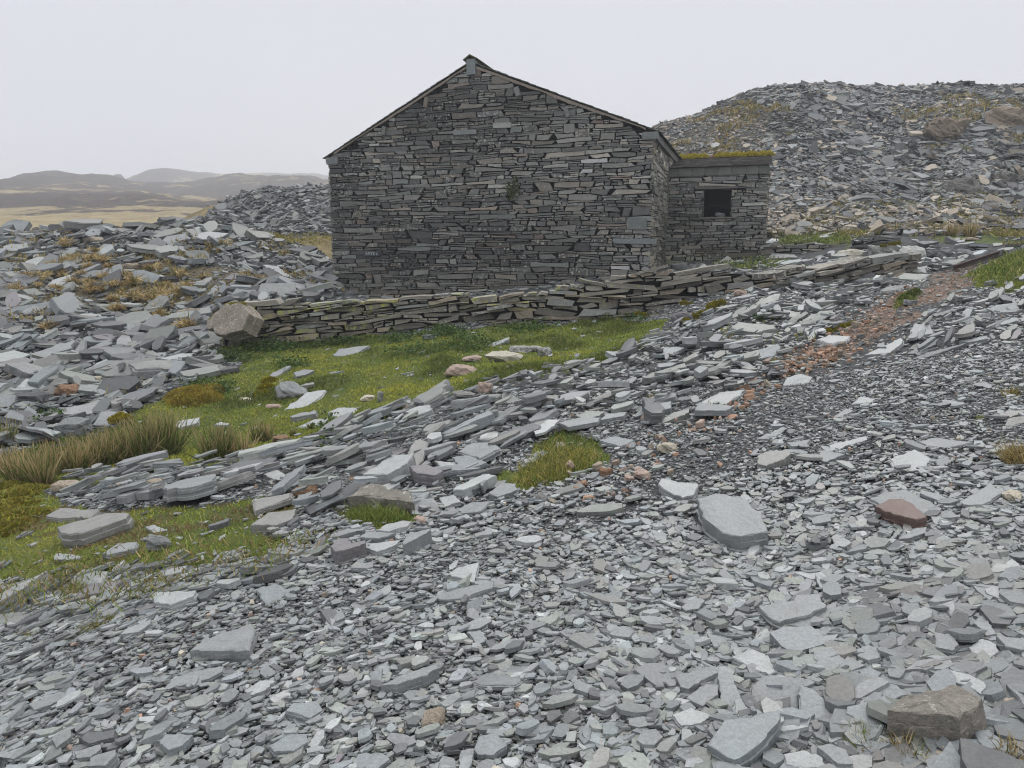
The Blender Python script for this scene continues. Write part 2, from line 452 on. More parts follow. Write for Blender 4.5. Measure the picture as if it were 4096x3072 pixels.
def near_mask(V):
    c = classify(V[:, 0], V[:, 1], V[:, 2])
    g = c["grass"].astype(float); d = c["dry"].astype(float); p = c["pink"].astype(float)
    patch = (fbm(V[:, 0] * .8, V[:, 1] * .8, 44) + 0.25) > 0
    d = d * np.where(V[:, 1] > 30, patch * .35, 0.6)
    far = np.clip((V[:, 1] - 52) / 10, 0, 1)
    hp = inpoly(c["u"], c["v"], RHEAP) | inpoly(c["u"], c["v"], FHEAP)
    d = np.where((V[:, 1] > 29) & (~hp) & (V[:, 0] < 2), 1.0, d)
    d = np.maximum(d, far)
    # the green creeps into the slates in threads
    return np.stack([g, d, p, np.ones(len(V))], -1)

s = np.linspace(-1, 1, 640)
grid_mesh("ground", s, np.linspace(math.log(0.9), math.log(75), 620), M_GROUND, near_mask)

def far_mask(V):
    u, v, _ = project(V); u = u / K; v = v / K
    Y = V[:, 1]
    hea = np.where(Y > 165, 0.08, np.where(Y > 140, -.3, -1.6)) + .8 * fbm(V[:, 0] / 60, V[:, 1] / 110, 61)
    rock = 0.34 * np.exp(-(((u - 405) / 70) ** 2 + ((v - 410) / 18) ** 2)) + 0.34 * np.exp(-(((u - 320) / 50) ** 2 + ((v - 437) / 7) ** 2))
    return np.stack([hea, rock, 0 * hea, np.ones(len(V))], -1)
grid_mesh("hills", s[::1], np.linspace(math.log(75), math.log(2600), 420), M_MOOR, far_mask)

# ------------------------------------------------------------------ palettes (linear albedo)
PAL = dict(grey=(.168, .179, .181), blue=(.162, .178, .185), pale=(.245, .258, .257), green=(.170, .183, .170), dark=(.085, .090, .093),
           brown=(.172, .172, .163), purple=(.135, .128, .133), maroon=(.105, .07, .06), tan=(.27, .23, .18), pink=(.34, .262, .22),
           orange=(.37, .235, .165), white=(.44, .44, .42), rust=(.20, .125, .08), cream=(.42, .385, .31), moss=(.12, .12, .02))
def pal(k, a=0.3, j=0.12):
    c = np.array(PAL[k]) * (1 + random.uniform(-j, j))
    return np.array([*c, a])

def slate_tints(N, a=0.3, wd=0.14, wp=0.08, wb=0.05, wpu=0.01, sd=.15):
    base = np.array(PAL['grey']); T = np.repeat(base[None], N, 0)
    r = R.uniform(0, 1, N)
    T[r < wd] = PAL['dark']
    T[(r >= wd) & (r < wd + wp)] = PAL['pale']
    T[(r >= wd + wp) & (r < wd + wp + wb)] = PAL['brown']
    T[(r >= wd + wp + wb) & (r < wd + wp + wb + wpu)] = PAL['purple']
    k = (r > .6); T[k] = np.where(R.uniform(0, 1, (k.sum(), 1)) < .5, PAL['blue'], PAL['green'])
    T = T * R.lognormal(0, sd, (N, 1)) * (1 + R.normal(0, .010, (N, 3)))
    return np.c_[np.clip(T, .02, .5), R.uniform(0, a, N)]
# ------------------------------------------------------------------ masonry
def masonry(L, hb, ht, rh=.10, excl=None, lm=.46, lsd=.5, lmax=1.25, lmin=.13, gap=.008, wave=.06, split=.33, tall=.05, rg=R):
    """random rubble in thin wavy courses between hb and ht; returns outlines (N,8,2)"""
    n = int(math.ceil((ht - hb) / rh)) + 1
    sd = int(rg.integers(9999))
    def line(i, s):
        s = np.asarray(s, float)
        return hb + rh * (i + .78 * vnoise(s / 1.1, s * 0 + i * 3.71 + sd, 3) + .42 * vnoise(s / .37, s * 0 + i * 5.3 + sd, 4)) + wave * fbm(s * .33, s * 0 + i * .12 * rh / .1, sd % 97, 3)
    out = []; blocked = []
    for i in range(n):
        nb = []; a = -rg.uniform(0, .3)
        while a < L:
            l = float(np.clip(rg.lognormal(math.log(lm), lsd), lmin, lmax)); b = a + l
            if L - b < lmin: b = L
            blk = [q for q in blocked if q[0] < b and q[1] > a]
            if blk:
                q = blk[0]
                if q[0] - a < lmin * .7: a = q[1]; continue
                b = q[0]
            a0 = max(a, 0); x = np.array([a0, a0 + (b - a0) * .5, b])
            lo = line(i, x); hi = np.maximum(line(i + 1, x), lo + .022)
            th = float((hi - lo)[1])
            if rg.uniform() < tall and th > .05 and b - a0 > .3:
                hi = np.maximum(line(i + 2, x), lo + .05); nb.append((a0, b)); out.append((a0, b, *lo, *hi))
            elif th > .07 and rg.uniform() < split:
                f = rg.uniform(.32, .68); mid = lo + (hi - lo) * (f + rg.uniform(-.12, .12, 3))
                for l_, h_ in ((lo, mid), (mid, hi)):
                    if rg.uniform() < .45 and b - a0 > .34:
                        c = a0 + (b - a0) * rg.uniform(.3, .7)
                        g = lambda t, v: np.interp(t, x, v)
                        for p, q in ((a0, c), (c, b)):
                            xx = np.array([p, (p + q) / 2, q]); out.append((p, q, *g(xx, l_), *g(xx, h_)))
                    else: out.append((a0, b, *l_, *h_))
            else: out.append((a0, b, *lo, *hi))
            a = b
        blocked = nb
    Q = np.array(out); Q = Q[Q[:, 1] - Q[:, 0] > .03]
    if excl is not None:
        keep = []
        for r in Q:
            r = r.copy(); ok = True
            for (x0, x1, y0, y1) in excl:
                if r[0] < x1 and r[1] > x0 and r[2:5].min() < y1 and r[5:8].max() > y0:
                    mid = r[2:8].mean()
                    if mid > y1: r[2:5] = np.maximum(r[2:5], y1 + .004); r[5:8] = np.maximum(r[5:8], r[2:5] + .03)
                    elif mid < y0: r[5:8] = np.minimum(r[5:8], y0 - .004); r[2:5] = np.minimum(r[2:5], r[5:8] - .03)
                    else:
                        ok = False
                        if x0 - r[0] > .06: q = r.copy(); q[1] = x0 + rg.uniform(-.02, .01); keep.append(q)
                        if r[1] - x1 > .06: q = r.copy(); q[0] = x1 + rg.uniform(-.01, .02); keep.append(q)
            if ok: keep.append(r)
        Q = np.array(keep)
    N = len(Q); a, b = Q[:, 0], Q[:, 1]; w = b - a; h = Q[:, 6] - Q[:, 3]
    g = np.minimum(gap * rg.uniform(.4, 1.7, N), h * .16)
    j = lambda sc: rg.uniform(-1, 1, N) * np.minimum(sc, h * .14)
    cl = np.where(rg.uniform(0, 1, N) < .45, rg.uniform(0, 1.1, N), rg.uniform(0, .25, N)) * np.minimum(h, w * .3)
    cr = np.where(rg.uniform(0, 1, N) < .45, rg.uniform(0, 1.1, N), rg.uniform(0, .25, N)) * np.minimum(h, w * .3)
    up = rg.uniform(0, 1, N) < .5
    x = [a + g + np.where(up, 0, cl), a + w * .35, a + w * .68, b - g - np.where(up, cr, 0), b - g - np.where(up, 0, cr), a + w * .66, a + w * .3, a + g + np.where(up, cl, 0)]
    lo = lambda f: np.where(f < .5, Q[:, 2] + (Q[:, 3] - Q[:, 2]) * f * 2, Q[:, 3] + (Q[:, 4] - Q[:, 3]) * (f * 2 - 1))
    hi = lambda f: np.where(f < .5, Q[:, 5] + (Q[:, 6] - Q[:, 5]) * f * 2, Q[:, 6] + (Q[:, 7] - Q[:, 6]) * (f * 2 - 1))
    f_ = lambda k: np.clip((x[k] - a) / np.maximum(w, 1e-6), 0, 1)
    yv = [lo(f_(k)) + g + j(.014) for k in range(4)] + [hi(f_(k)) - g + j(.014) for k in range(4, 8)]
    return np.stack([np.stack(x, -1), np.stack(yv, -1)], -1)

TH = math.radians(18.3)
A_ = np.array([-math.cos(TH), math.sin(TH), 0]); B_ = np.array([math.sin(TH), math.cos(TH), 0]); Z_ = np.array([0, 0, 1.0])

def pt(u, v, Y): return ray(u * K, v * K) * Y
RC = pt(1409, 430, 22.0); RC[2] = 0

def wallstones(sp, O, org, es, eo, tint, yl, dep=.08, prot=(.0, .045), m=0):
    """stones with outline O (s,h) on a wall whose plane runs along es, facing eo"""
    N = len(O)
    es_ = np.repeat(es[None], N, 0); ez = np.repeat(Z_[None], N, 0); eo_ = np.repeat(eo[None], N, 0)
    # orientation: outline must run counter-clockwise seen from outside
    if np.dot(np.cross(es, Z_), eo) < 0:
        O = O[:, ::-1]
    p = R.uniform(*prot, N)
    C = np.repeat(np.asarray(org)[None], N, 0) - eo_ * dep
    h = (O[..., 1].max(1) - O[..., 1].min(1))
    prisms(sp, C, es_, ez, eo_, O, p + dep, tint, yl, ins=.10, tiers=2, flare=0.0, rel=.05, base=0.0, m=m)

def house_tint(O, wet=True):
    N = len(O); c = O.mean(1)
    T = np.repeat(np.array([[.128, .132, .129]]), N, 0)
    r = R.uniform(0, 1, N)
    T[r < .30] = (.078, .082, .084); T[(r >= .30) & (r < .48)] = (.150, .143, .130); T[(r >= .48) & (r < .60)] = (.128, .142, .140)
    T[(r >= .60) & (r < .645)] = (.20, .206, .198); T[(r >= .645) & (r < .67)] = (.15, .128, .114)
    T *= R.lognormal(0, .26, (N, 1)) * np.array([1.12, 1.08, 1.01])
    f = np.clip(0.92 + 1.0 * fbm(c[:, 0] * .45, c[:, 1] * .45, 77, 3), .55, 1.35)
    return np.c_[np.clip(T * f[:, None], .015, .4), R.uniform(0.1, .95, N)]

WID = 10.80; SR = WID * .523
HL, HR_, HP = 3.25, 3.53, 5.79          # left eave, right eave, ridge (wall heights)
DEPTH = 9.0; HB = -1.9
def roofline(s): return np.where(s < SR, HR_ + (HP - HR_) * s / SR, HP + (HL - HP) * (s - SR) / (WID - SR))

def hw(s, h, d=0.0, back=0.0):
    return RC + A_ * s + Z_ * h - B_ * d + B_ * back

house = empty("slate_building", (RC[0], RC[1], -0.6), "tall roofless-looking dark slate barn with a steep gable facing the scree", "building")
house["label"] = "tall gabled barn of dark dry-laid slate above the field wall"
HO = np.array(house.location)
def hbuild(sp, name, mats, parent=None, smooth=False):
    o = bpy.data.objects.new(name, sp.mesh(name, mats, HO, smooth)); COL.objects.link(o); o.parent = parent or house
    return o

# gable and side walls: stones in front of a dark core
sp = Soup()
O = masonry(WID, HB, HP, rh=.128, lm=.52, gap=.010, split=.36)
O = O[O.mean(1)[:, 1] < roofline(O.mean(1)[:, 0]) - .10]
O[..., 1] = np.minimum(O[..., 1], roofline(O[..., 0]) - .05)
T = house_tint(O)
c = O.mean(1)
yl = np.clip(R.normal(.05, .12, len(O)) + .35 * np.exp(-((c[:, 0] - WID) / 1.2) ** 2) * (c[:, 1] < .2) + .15 * (c[:, 1] < -.3), 0, .7)
# damp dark stain of the lower left half, paler and browner foot
st = np.exp(-(((c[:, 0] - 7.3) / 2.0) ** 2 + ((c[:, 1] + .1) / .9) ** 2))
T[:, :3] *= (1 - .45 * st)[:, None]
ft = np.clip((-c[:, 1] - .1) / .8, 0, 1) * (1 - st)
T[:, :3] = T[:, :3] * (1 + .25 * ft[:, None]) + ft[:, None] * np.array([.012, .010, .004])
wallstones(sp, O, RC, A_, -B_, T, yl)
# the four pale slabs that stand out of the gable face
def quoins(sp, org, es, eo, L, hb, ht, w, flip):
    y = hb; k = 0; rows = []
    while y < ht:
        h = R.uniform(.1, .26); l = R.uniform(.35, .62) if k % 2 else R.uniform(.55, .95)
        rows.append((y, min(y + h, ht), l)); y += h; k += 1
    return rows
# right hand side wall (seen in a sliver) and the other sides
Os = masonry(DEPTH, HB, HR_); Os = Os[Os[..., 1].max(1) < HR_ - .02]; wallstones(sp, Os, RC, B_, -A_, house_tint(Os) * np.array([1.1, 1.08, 1.0, 1]), np.clip(R.normal(.1, .1, len(Os)), 0, 1))
Ol = masonry(DEPTH, HB, HL); Ol = Ol[Ol[..., 1].max(1) < HL - .02]; wallstones(sp, Ol, RC + A_ * WID, B_, A_, house_tint(Ol), 0.1)
Ob = masonry(WID, HB, HP); Ob = Ob[Ob.mean(1)[:, 1] < roofline(Ob.mean(1)[:, 0]) - .1]
wallstones(sp, Ob, RC + B_ * DEPTH, A_, B_, house_tint(Ob), 0.05)
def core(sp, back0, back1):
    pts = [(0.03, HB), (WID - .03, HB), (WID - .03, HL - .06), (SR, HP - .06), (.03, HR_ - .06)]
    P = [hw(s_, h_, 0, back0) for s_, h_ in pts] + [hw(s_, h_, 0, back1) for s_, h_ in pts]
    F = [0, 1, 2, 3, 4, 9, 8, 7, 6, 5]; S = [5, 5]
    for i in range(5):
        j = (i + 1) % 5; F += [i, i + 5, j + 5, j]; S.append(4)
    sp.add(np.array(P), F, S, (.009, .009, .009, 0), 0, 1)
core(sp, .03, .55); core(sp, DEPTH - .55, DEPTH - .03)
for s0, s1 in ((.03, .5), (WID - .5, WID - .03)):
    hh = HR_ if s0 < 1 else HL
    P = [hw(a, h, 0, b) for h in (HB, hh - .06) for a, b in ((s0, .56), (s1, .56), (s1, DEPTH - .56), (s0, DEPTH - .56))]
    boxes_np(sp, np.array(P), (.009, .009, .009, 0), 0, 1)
hbuild(sp, "wall", [M_WALL, M_DARK])

# roof: two slopes of slates, verge mortar below them
def roof_slope(s0, h0, s1, h1, name, col_j):
    """slates laid from the eave (s0,h0) up to the ridge (s1,h1)"""
    sp = Soup()
    d = np.array([s1 - s0, h1 - h0]); Ls = np.linalg.norm(d); d /= Ls
    along = A_ * d[0] + Z_ * d[1]; nrm = np.cross(along, B_)
    if nrm[2] < 0: nrm = -nrm
    nrow = int(Ls / .23); ox = -.05
    for r in range(nrow + 1):
        t0 = -.16 + r * (Ls + .1) / nrow
        b = ox - R.uniform(0, .03)
        while b < DEPTH + .1:
            w = R.uniform(.25, .45)
            n_ = 1
            c0 = hw(s0, h0, 0, b) + along * t0
            tk = R.uniform(.012, .022); lift = R.uniform(.0, .012); tl = min(.42, Ls + .12 - t0)
            jt = R.uniform(-.025, .025)
            q = [c0 + along * jt, c0 + along * jt + B_ * (w - .004), c0 + along * tl + B_ * (w - .004), c0 + along * tl]
            q = [q[0] + nrm * (.036 + lift), q[1] + nrm * (.036 + lift), q[2] + nrm * .018, q[3] + nrm * .018]
            P = np.array([x for x in q] + [x + nrm * tk for x in q])
            tt = np.array([.085, .092, .088]) * R.lognormal(0, .2)
            if R.uniform() < .25: tt = tt * np.array([.9, 1.1, .7])
            boxes_np(sp, P, np.array([*tt, R.uniform(0, .5)]), R.uniform(0, .35))
            b += w
    # boarding under the slates
    P = [hw(s0, h0 - .0, 0, bb) + along * t + nrm * z for z in (-.012, .012) for t, bb in ((-.05, .02), (-.05, DEPTH - .02), (Ls - .02, DEPTH - .02), (Ls - .02, .02))]
    boxes_np(sp, np.array(P), (.03, .028, .025, 0))
    return hbuild(sp, name, M_WALL)
roof_slope(-.02, HR_ + .0, SR, HP + .03, "roof", 0)
roof_slope(WID + .02, HL + .0, SR, HP + .03, "roof", 1)

def strip(sp, s0, h0, s1, h1, w0, prot, tint, nseg=60, m=0):
    """ragged mortar band under the verge, standing out of the wall"""
    t = np.linspace(0, 1, nseg + 1)
    ss = s0 + (s1 - s0) * t; hh = h0 + (h1 - h0) * t + .012
    lo = hh - w0 * (1 + .9 * fbm(ss * 2.1, ss * 0 + 3, 91, 4))
    for i in range(nseg):
        P = []
        for d in (-.05, prot):
            P += [hw(ss[i], lo[i], d), hw(ss[i + 1], lo[i + 1], d), hw(ss[i + 1], hh[i + 1], d), hw(ss[i], hh[i], d)]
        boxes_np(sp, np.array(P), tint, 0, m)
sp = Soup()
strip(sp, .25, HR_ + (HP - HR_) * .25 / SR, SR - .1, HP - .05, .07, .05, (.21, .18, .15, 0))
hbuild(sp, "verge_mortar", M_MORTAR); sp = Soup()
strip(sp, WID - .25, HL + (HP - HL) * .25 / (WID - SR), SR + .1, HP - .05, .06, .048, (.21, .18, .15, 0))
hbuild(sp, "verge_mortar", M_MORTAR)

# ridge tile at the peak, with its mortar bed
sp = Soup()
al = math.atan2(HP - HR_, SR); ar = math.atan2(HP - HL, WID - SR)
top = np.array([SR, HP + .27])
for sg, an in ((-1, al), (1, ar)):
    an = an * 1.25
    e = np.array([sg * math.cos(an), -math.sin(an)]) * .27
    nn = np.array([-e[1] * sg, e[0] * sg]); nn = nn / np.linalg.norm(nn) * .03
    if nn[1] < 0: nn = -nn
    b = -.11
    while b < DEPTH + .05:
        P = []
        for z in (0, 1):
            for q, bb in ((top - nn, b), (top + e - nn, b), (top + e - nn, b + .44), (top - nn, b + .44)):
                qq = q + nn * z * (1.0 + (0.15 if sg > 0 else 0)); P.append(hw(qq[0], qq[1], 0, bb))
        boxes_np(sp, np.array(P), np.array([.075, .085, .035, .1]) * np.r_[np.ones(3) * R.uniform(.8, 1.2), 1], .25)
        b += .45
hbuild(sp, "ridge_tile", M_WALL)
sp = Soup()
P = [hw(SR + a, h, -.02, b) for b in (-.06, 3.0) for a, h in ((-.17, HP + .04), (.17, HP + .04), (.13, HP + .17), (-.13, HP + .17))]
boxes_np(sp, np.array([P[0], P[1], P[5], P[4], P[3], P[2], P[6], P[7]]), (.16, .12, .09, 0))
hbuild(sp, "ridge_mortar", M_MORTAR)

def face_slab(cs, ch, w, h, rot, prot, col, name="projecting_slate", al_=.2):
    sp = Soup()
    o = np.array([[-w, -h], [w * .9, -h * 1.02], [w, 0], [w * .96, h], [-w * .95, h * .97], [-w * 1.03, .1 * h]]) / 2
    c_, s_ = math.cos(rot), math.sin(rot)
    o = o @ np.array([[c_, s_], [-s_, c_]]) + np.array([cs, ch])
    wallstones(sp, np.repeat(o[None], 1, 0), RC, A_, -B_, np.array([[*col, al_]]), 0.0, .1, (prot, prot + .001))
    return hbuild(sp, name, M_WALL)
def gable_sh(u, v):
    """pixel (2212 wide) to wall coordinates"""
    d = ray(u * K, v * K); k = np.dot(RC, B_) / np.dot(d, B_); p = d * k - RC
    return float(np.dot(p, A_)), float(p[2])
for u, v, w, h, rot, c_ in ((1019, 146, .30, .46, .0, (.16, .185, .19)), (1118, 199, .16, .29, -.3, (.17, .185, .18)), (1225, 244, .13, .30, -.38, (.15, .155, .15)),
                            (922, 222, .14, .30, .25, (.16, .14, .115)), (831, 283, .15, .28, .25, (.13, .13, .12))):
    s_, h_ = gable_sh(u, v); face_slab(s_, h_, w, h, -rot * -1, .10, c_)
for u, v, w, h, pr, c_ in ((1085, 271, .62, .16, .062, (.25, .26, .24)), (1004, 286, .80, .14, .06, (.17, .18, .175)), (1375, 483, .62, .36, .066, (.14, .155, .15)), (1370, 521, 1.3, .15, .066, (.155, .175, .18))):
    s_, h_ = gable_sh(u, v); o = face_slab(s_, h_, w, h, 0.02, pr, c_, "pale_facing_slab", .6)
for (s_, h_, nm) in ((.17, HR_ - .11, "kneeler_stone"), (WID - .26, HL - .12, "kneeler_stone")):
    o = face_slab(s_ - (.06 if s_ < 1 else -.10), h_, .46, .22, 0, .07, (.15, .165, .16), nm)

# eaves course under the right-hand eave, and a pale mortared band below it
sp = Soup(); b = .05
while b < DEPTH - .1:
    w = R.uniform(.5, .9)
    P = [hw(s_, h_, 0, bb) for h_ in (HR_ - .24, HR_ - .05) for s_, bb in ((-.10, b), (-.10, b + w - .02), (.2, b + w - .02), (.2, b))]
    boxes_np(sp, np.array(P), np.array([.12, .117, .108, .5]) * np.r_[np.ones(3) * R.uniform(.8, 1.1), 1]); b += w
hbuild(sp, "eaves_course", M_WALL)

# painted name on a stone of the gable
s_, h_ = gable_sh(805, 548)
sp = Soup()
o = np.array([[-.32, -.075], [.32, -.07], [.33, .07], [-.3, .08]])
o = np.concatenate([o, o[:0]]) + np.array([s_, h_])
wallstones(sp, np.array([[o[0], (o[0] + o[1]) / 2, o[1], (o[1] + o[2]) / 2, o[2], (o[2] + o[3]) / 2, o[3], (o[3] + o[0]) / 2]]), RC, A_, -B_, np.array([[.05, .052, .056, 0]]), 0, .09, (.066, .067))
stone = hbuild(sp, "painted_stone", M_WALL)
cu = bpy.data.curves.new("lettering", 'FONT'); cu.body = "FAYE c"; cu.size = .155; cu.extrude = .003; cu.align_x = 'CENTER'; cu.align_y = 'CENTER'
tmp = bpy.data.objects.new("tmp", cu); COL.objects.link(tmp)
bpy.context.view_layer.update()
me = bpy.data.meshes.new_from_object(tmp.evaluated_get(bpy.context.evaluated_depsgraph_get()))
bpy.data.objects.remove(tmp)
mt, nt, N_, L_ = newmat("pale_paint"); principled(nt, .8, .2).inputs["Base Color"].default_value = (.36, .42, .42, 1)
me.materials.clear(); me.materials.append(mt)
M3 = Matrix(((-A_[0], 0, -B_[0]), (-A_[1], 0, -B_[1]), (0, 1, 0))).to_4x4()
me.transform(Matrix.Translation(Vector(hw(s_, h_, .0725) - HO)) @ M3)
lt = bpy.data.objects.new("lettering", me); COL.objects.link(lt); lt.parent = stone

# ------------------------------------------------------------------ lean-to outbuilding
OL = pt(1437, 460, 25.55); OL[2] = 0
WO, DO = 3.28, 2.9
E_ = -A_                                                     # along its front, to the right
hut = empty("lean_to_shed", (OL[0] + 1.5, OL[1], -.4), "small lean-to slate shed with a square window hole and mossy roof", "building")
HO2 = np.array(hut.location)
def sbuild(sp, name, mats, parent=None, smooth=False):
    o = bpy.data.objects.new(name, sp.mesh(name, mats, HO2, smooth)); COL.objects.link(o); o.parent = parent or hut
    return o
def ow(s, h, d=0.0, back=0.0): return OL + E_ * s + Z_ * h - B_ * d + B_ * back
def shed_sh(u, v):
    d = ray(u * K, v * K); k = np.dot(OL, B_) / np.dot(d, B_); p = d * k - OL
    return float(np.dot(p, E_)), float(p[2])
x0, y1 = shed_sh(1520, 409); x1, y0 = shed_sh(1578, 468)
top_l = shed_sh(1440, 369)[1]; top_r = shed_sh(1650, 348)[1]; HT = (top_l + top_r) / 2 - .03
W_EX = [(x0, x1, y0, y1)]
sp = Soup()
O = masonry(WO, -1.2, HT - .28, rh=.105, excl=W_EX, lm=.4)
T = house_tint(O); c = O.mean(1); T[:, :3] *= 1.18
sm = np.exp(-(((c[:, 0] - .55) / .7) ** 2 + ((c[:, 1] - 1.35) / .75) ** 2)); T[:, :3] *= (1 - .5 * sm)[:, None]
gm = np.clip((.35 - c[:, 1]) / .9, 0, 1); T[:, :3] = T[:, :3] * (1 + gm[:, None] * np.array([.15, .22, -.15]))
wallstones(sp, O, OL, E_, -B_, T, np.clip(R.normal(.12, .14, len(O)) + .15 * gm, 0, .7))
for L_w, org, es, eo in ((DO, OL + E_ * WO, B_, E_), (WO, OL + B_ * DO, E_, B_)):
    o2 = masonry(L_w, -1.2, HT - .05); o2 = o2[o2[..., 1].max(1) < HT]; wallstones(sp, o2, org, es, eo, house_tint(o2) * np.array([1.3, 1.28, 1.2, 1]), .2)
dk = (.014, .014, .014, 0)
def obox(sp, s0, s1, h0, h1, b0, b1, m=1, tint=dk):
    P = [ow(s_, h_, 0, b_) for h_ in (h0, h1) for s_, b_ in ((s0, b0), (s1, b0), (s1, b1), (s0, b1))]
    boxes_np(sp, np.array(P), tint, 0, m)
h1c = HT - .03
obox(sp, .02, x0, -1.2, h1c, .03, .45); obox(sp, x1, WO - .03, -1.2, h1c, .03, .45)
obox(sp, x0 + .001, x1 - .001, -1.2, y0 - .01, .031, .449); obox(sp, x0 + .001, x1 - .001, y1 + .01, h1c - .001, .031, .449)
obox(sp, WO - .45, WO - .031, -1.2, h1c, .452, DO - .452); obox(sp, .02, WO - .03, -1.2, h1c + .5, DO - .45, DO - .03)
sbuild(sp, "wall", [M_WALL, M_DARK])
# reveal stones give the hole its thickness
sp = Soup()
for sx, eo in ((x0, E_), (x1, -E_)):
    o2 = masonry(.4, y0, y1 - .02, rh=.12, lm=.3, wave=0); wallstones(sp, o2, OL + E_ * sx + B_ * .02, B_, eo, house_tint(o2) * np.array([.7, .7, .7, 1]), 0, .05, (.0, .02))
sbuild(sp, "window_reveal", M_WALL)
sp = Soup(); P = [ow(s_, h_, d_) for h_ in (y1 + .004, y1 + .075) for s_, d_ in ((x0 - .28, .055), (x1 + .18, .055), (x1 + .18, -.4), (x0 - .28, -.4))]
boxes_np(sp, np.array(P), (.11, .105, .095, .5)); sbuild(sp, "lintel", M_WALL)
sp = Soup(); P = [ow(s_, h_, d_) for h_ in (y0 - .055, y0 - .006) for s_, d_ in ((x0 - .12, .07), (x1 + .2, .07), (x1 + .2, -.4), (x0 - .12, -.4))]
boxes_np(sp, np.array(P), (.13, .125, .11, .5)); sbuild(sp, "window_sill", M_WALL)
# eaves course
sp = Soup(); s_ = .02
while s_ < WO:
    w = min(R.uniform(.34, .52), WO - s_ + .02); pr = R.uniform(.055, .075)
    P = [ow(a, h, d) for h in (HT - .27, HT - .015) for a, d in ((s_, pr), (s_ + w - .015, pr), (s_ + w - .015, -.3), (s_, -.3))]
    boxes_np(sp, np.array(P), np.array([.135, .137, .125, .55]) * np.r_[np.ones(3) * R.uniform(.8, 1.15), 1]); s_ += w
sbuild(sp, "eaves_course", M_WALL)
# roof of small slates, pitched towards the scree; red ridge tiles under moss
rise = .60; al2 = unit(B_ * DO + Z_ * rise); n2 = np.cross(E_, al2); n2 = n2 if n2[2] > 0 else -n2
Lr = math.hypot(DO, rise)
sp = Soup(); nr = 20
for r in range(nr):
    t0 = -.14 + r * (Lr + .1) / nr; s_ = -.35 - R.uniform(0, .2)
    while s_ < WO + .05:
        w = R.uniform(.14, .3); w = min(w, WO + .09 - s_); tk = R.uniform(.012, .022); lf = R.uniform(0, .01)
        q0 = ow(s_, HT + .0) + al2 * (t0 + R.uniform(-.015, .015)); tl = min(.26, Lr - t0)
        q = [q0 + n2 * (.035 + lf), q0 + E_ * (w - .006) + n2 * (.035 + lf), q0 + E_ * (w - .006) + al2 * tl + n2 * .008, q0 + al2 * tl + n2 * .008]
        tt = np.array([.11, .105, .095]) * R.lognormal(0, .28)
        boxes_np(sp, np.array(q + [x + n2 * tk for x in q]), np.array([*tt, R.uniform(0, .6)]), R.uniform(.0, .45)); s_ += w
P = [ow(s_, HT) + al2 * t + n2 * z for z in (-.03, .0) for s_, t in ((.0, -.02), (WO - .02, -.02), (WO - .02, Lr), (.0, Lr))]
boxes_np(sp, np.array(P), (.03, .028, .025, 0)); shed_roof = sbuild(sp, "roof", M_WALL)
sp = Soup(); s_ = -.3
while s_ < WO + .08:
    w = min(.46, WO + .08 - s_)
    P = [ow(s_ + a, HT) + al2 * (Lr + t) + n2 * z for z in (.03, .12) for a, t in ((0, -.12), (w - .008, -.12), (w - .008, .14), (0, .14))]
    boxes_np(sp, np.array(P), np.array([.20, .115, .085, .3]) * np.r_[np.ones(3) * R.uniform(.8, 1.1), 1]); s_ += .46
sbuild(sp, "ridge_tile", M_WALL)

# ------------------------------------------------------------------ moss / leaf helpers
def moss_soup(sp, C, r, hgt, n, col=(.17, .155, .015), seed=0):
    """cushions of moss: many tiny upright leaflets spread over a lumpy dome"""
    rg = np.random.default_rng(seed + 5)
    C = np.atleast_2d(C); n = int(n * 2.5); k = rg.integers(len(C), size=n)
    a = rg.uniform(0, 2 * np.pi, n); q = np.sqrt(rg.uniform(0, 1, n))
    rr = np.broadcast_to(r, (len(C),))[k]; hh = np.broadcast_to(hgt, (len(C),))[k]
    P = C[k] + np.stack([np.cos(a) * q * rr, np.sin(a) * q * rr, (1 - q ** 2) * hh * rg.uniform(.75, 1.05, n)], -1)
    L = .016 * rg.uniform(.6, 1.6, n) * np.clip(rr / .12, .6, 1.4)
    d = unit(np.stack([np.cos(a) * q, np.sin(a) * q, .7 + 0 * q], -1) + rg.normal(0, .45, (n, 3)))
    w = unit(np.cross(d, rg.normal(0, 1, (n, 3)))) * (L * .32)[:, None]
    V = np.stack([P - w, P + w, P + w * .7 + d * L[:, None], P - w * .7 + d * L[:, None]], 1).reshape(-1, 3)
    T = np.repeat(np.array([[*col, 1]]), n, 0) * np.r_[np.ones(3), 1]
    T[:, :3] *= rg.lognormal(0, .3, (n, 1)) * (1 + rg.normal(0, .1, (n, 3)))
    sp.add(V, np.arange(4 * n), np.full(n, 4), np.repeat(np.clip(T, .005, .6), 4, 0))
    # soft body under the leaflets
    for c_, r_, h_ in zip(C, np.broadcast_to(r, (len(C),)), np.broadcast_to(hgt, (len(C),))):
        m_ = 10; ph = np.linspace(0, 2 * np.pi, m_, endpoint=False)
        rings = [np.stack([np.cos(ph) * r_ * f, np.sin(ph) * r_ * f, np.full(m_, h_ * (1 - f * f) * .92 - (.04 if f == 1 else 0))], -1) + c_ for f in (1, .75, .4)]
        V = np.concatenate(rings + [c_[None] + [[0, 0, h_ * .92]]])
        F = []; S = []
        for j in range(2):
            for i in range(m_):
                F += [j * m_ + i, j * m_ + (i + 1) % m_, (j + 1) * m_ + (i + 1) % m_, (j + 1) * m_ + i]; S.append(4)
        for i in range(m_): F += [2 * m_ + i, 2 * m_ + (i + 1) % m_, 3 * m_]; S.append(3)
        sp.add(V, F, S, (col[0] * .6, col[1] * .6, col[2] * .6, 1))
sp = Soup()
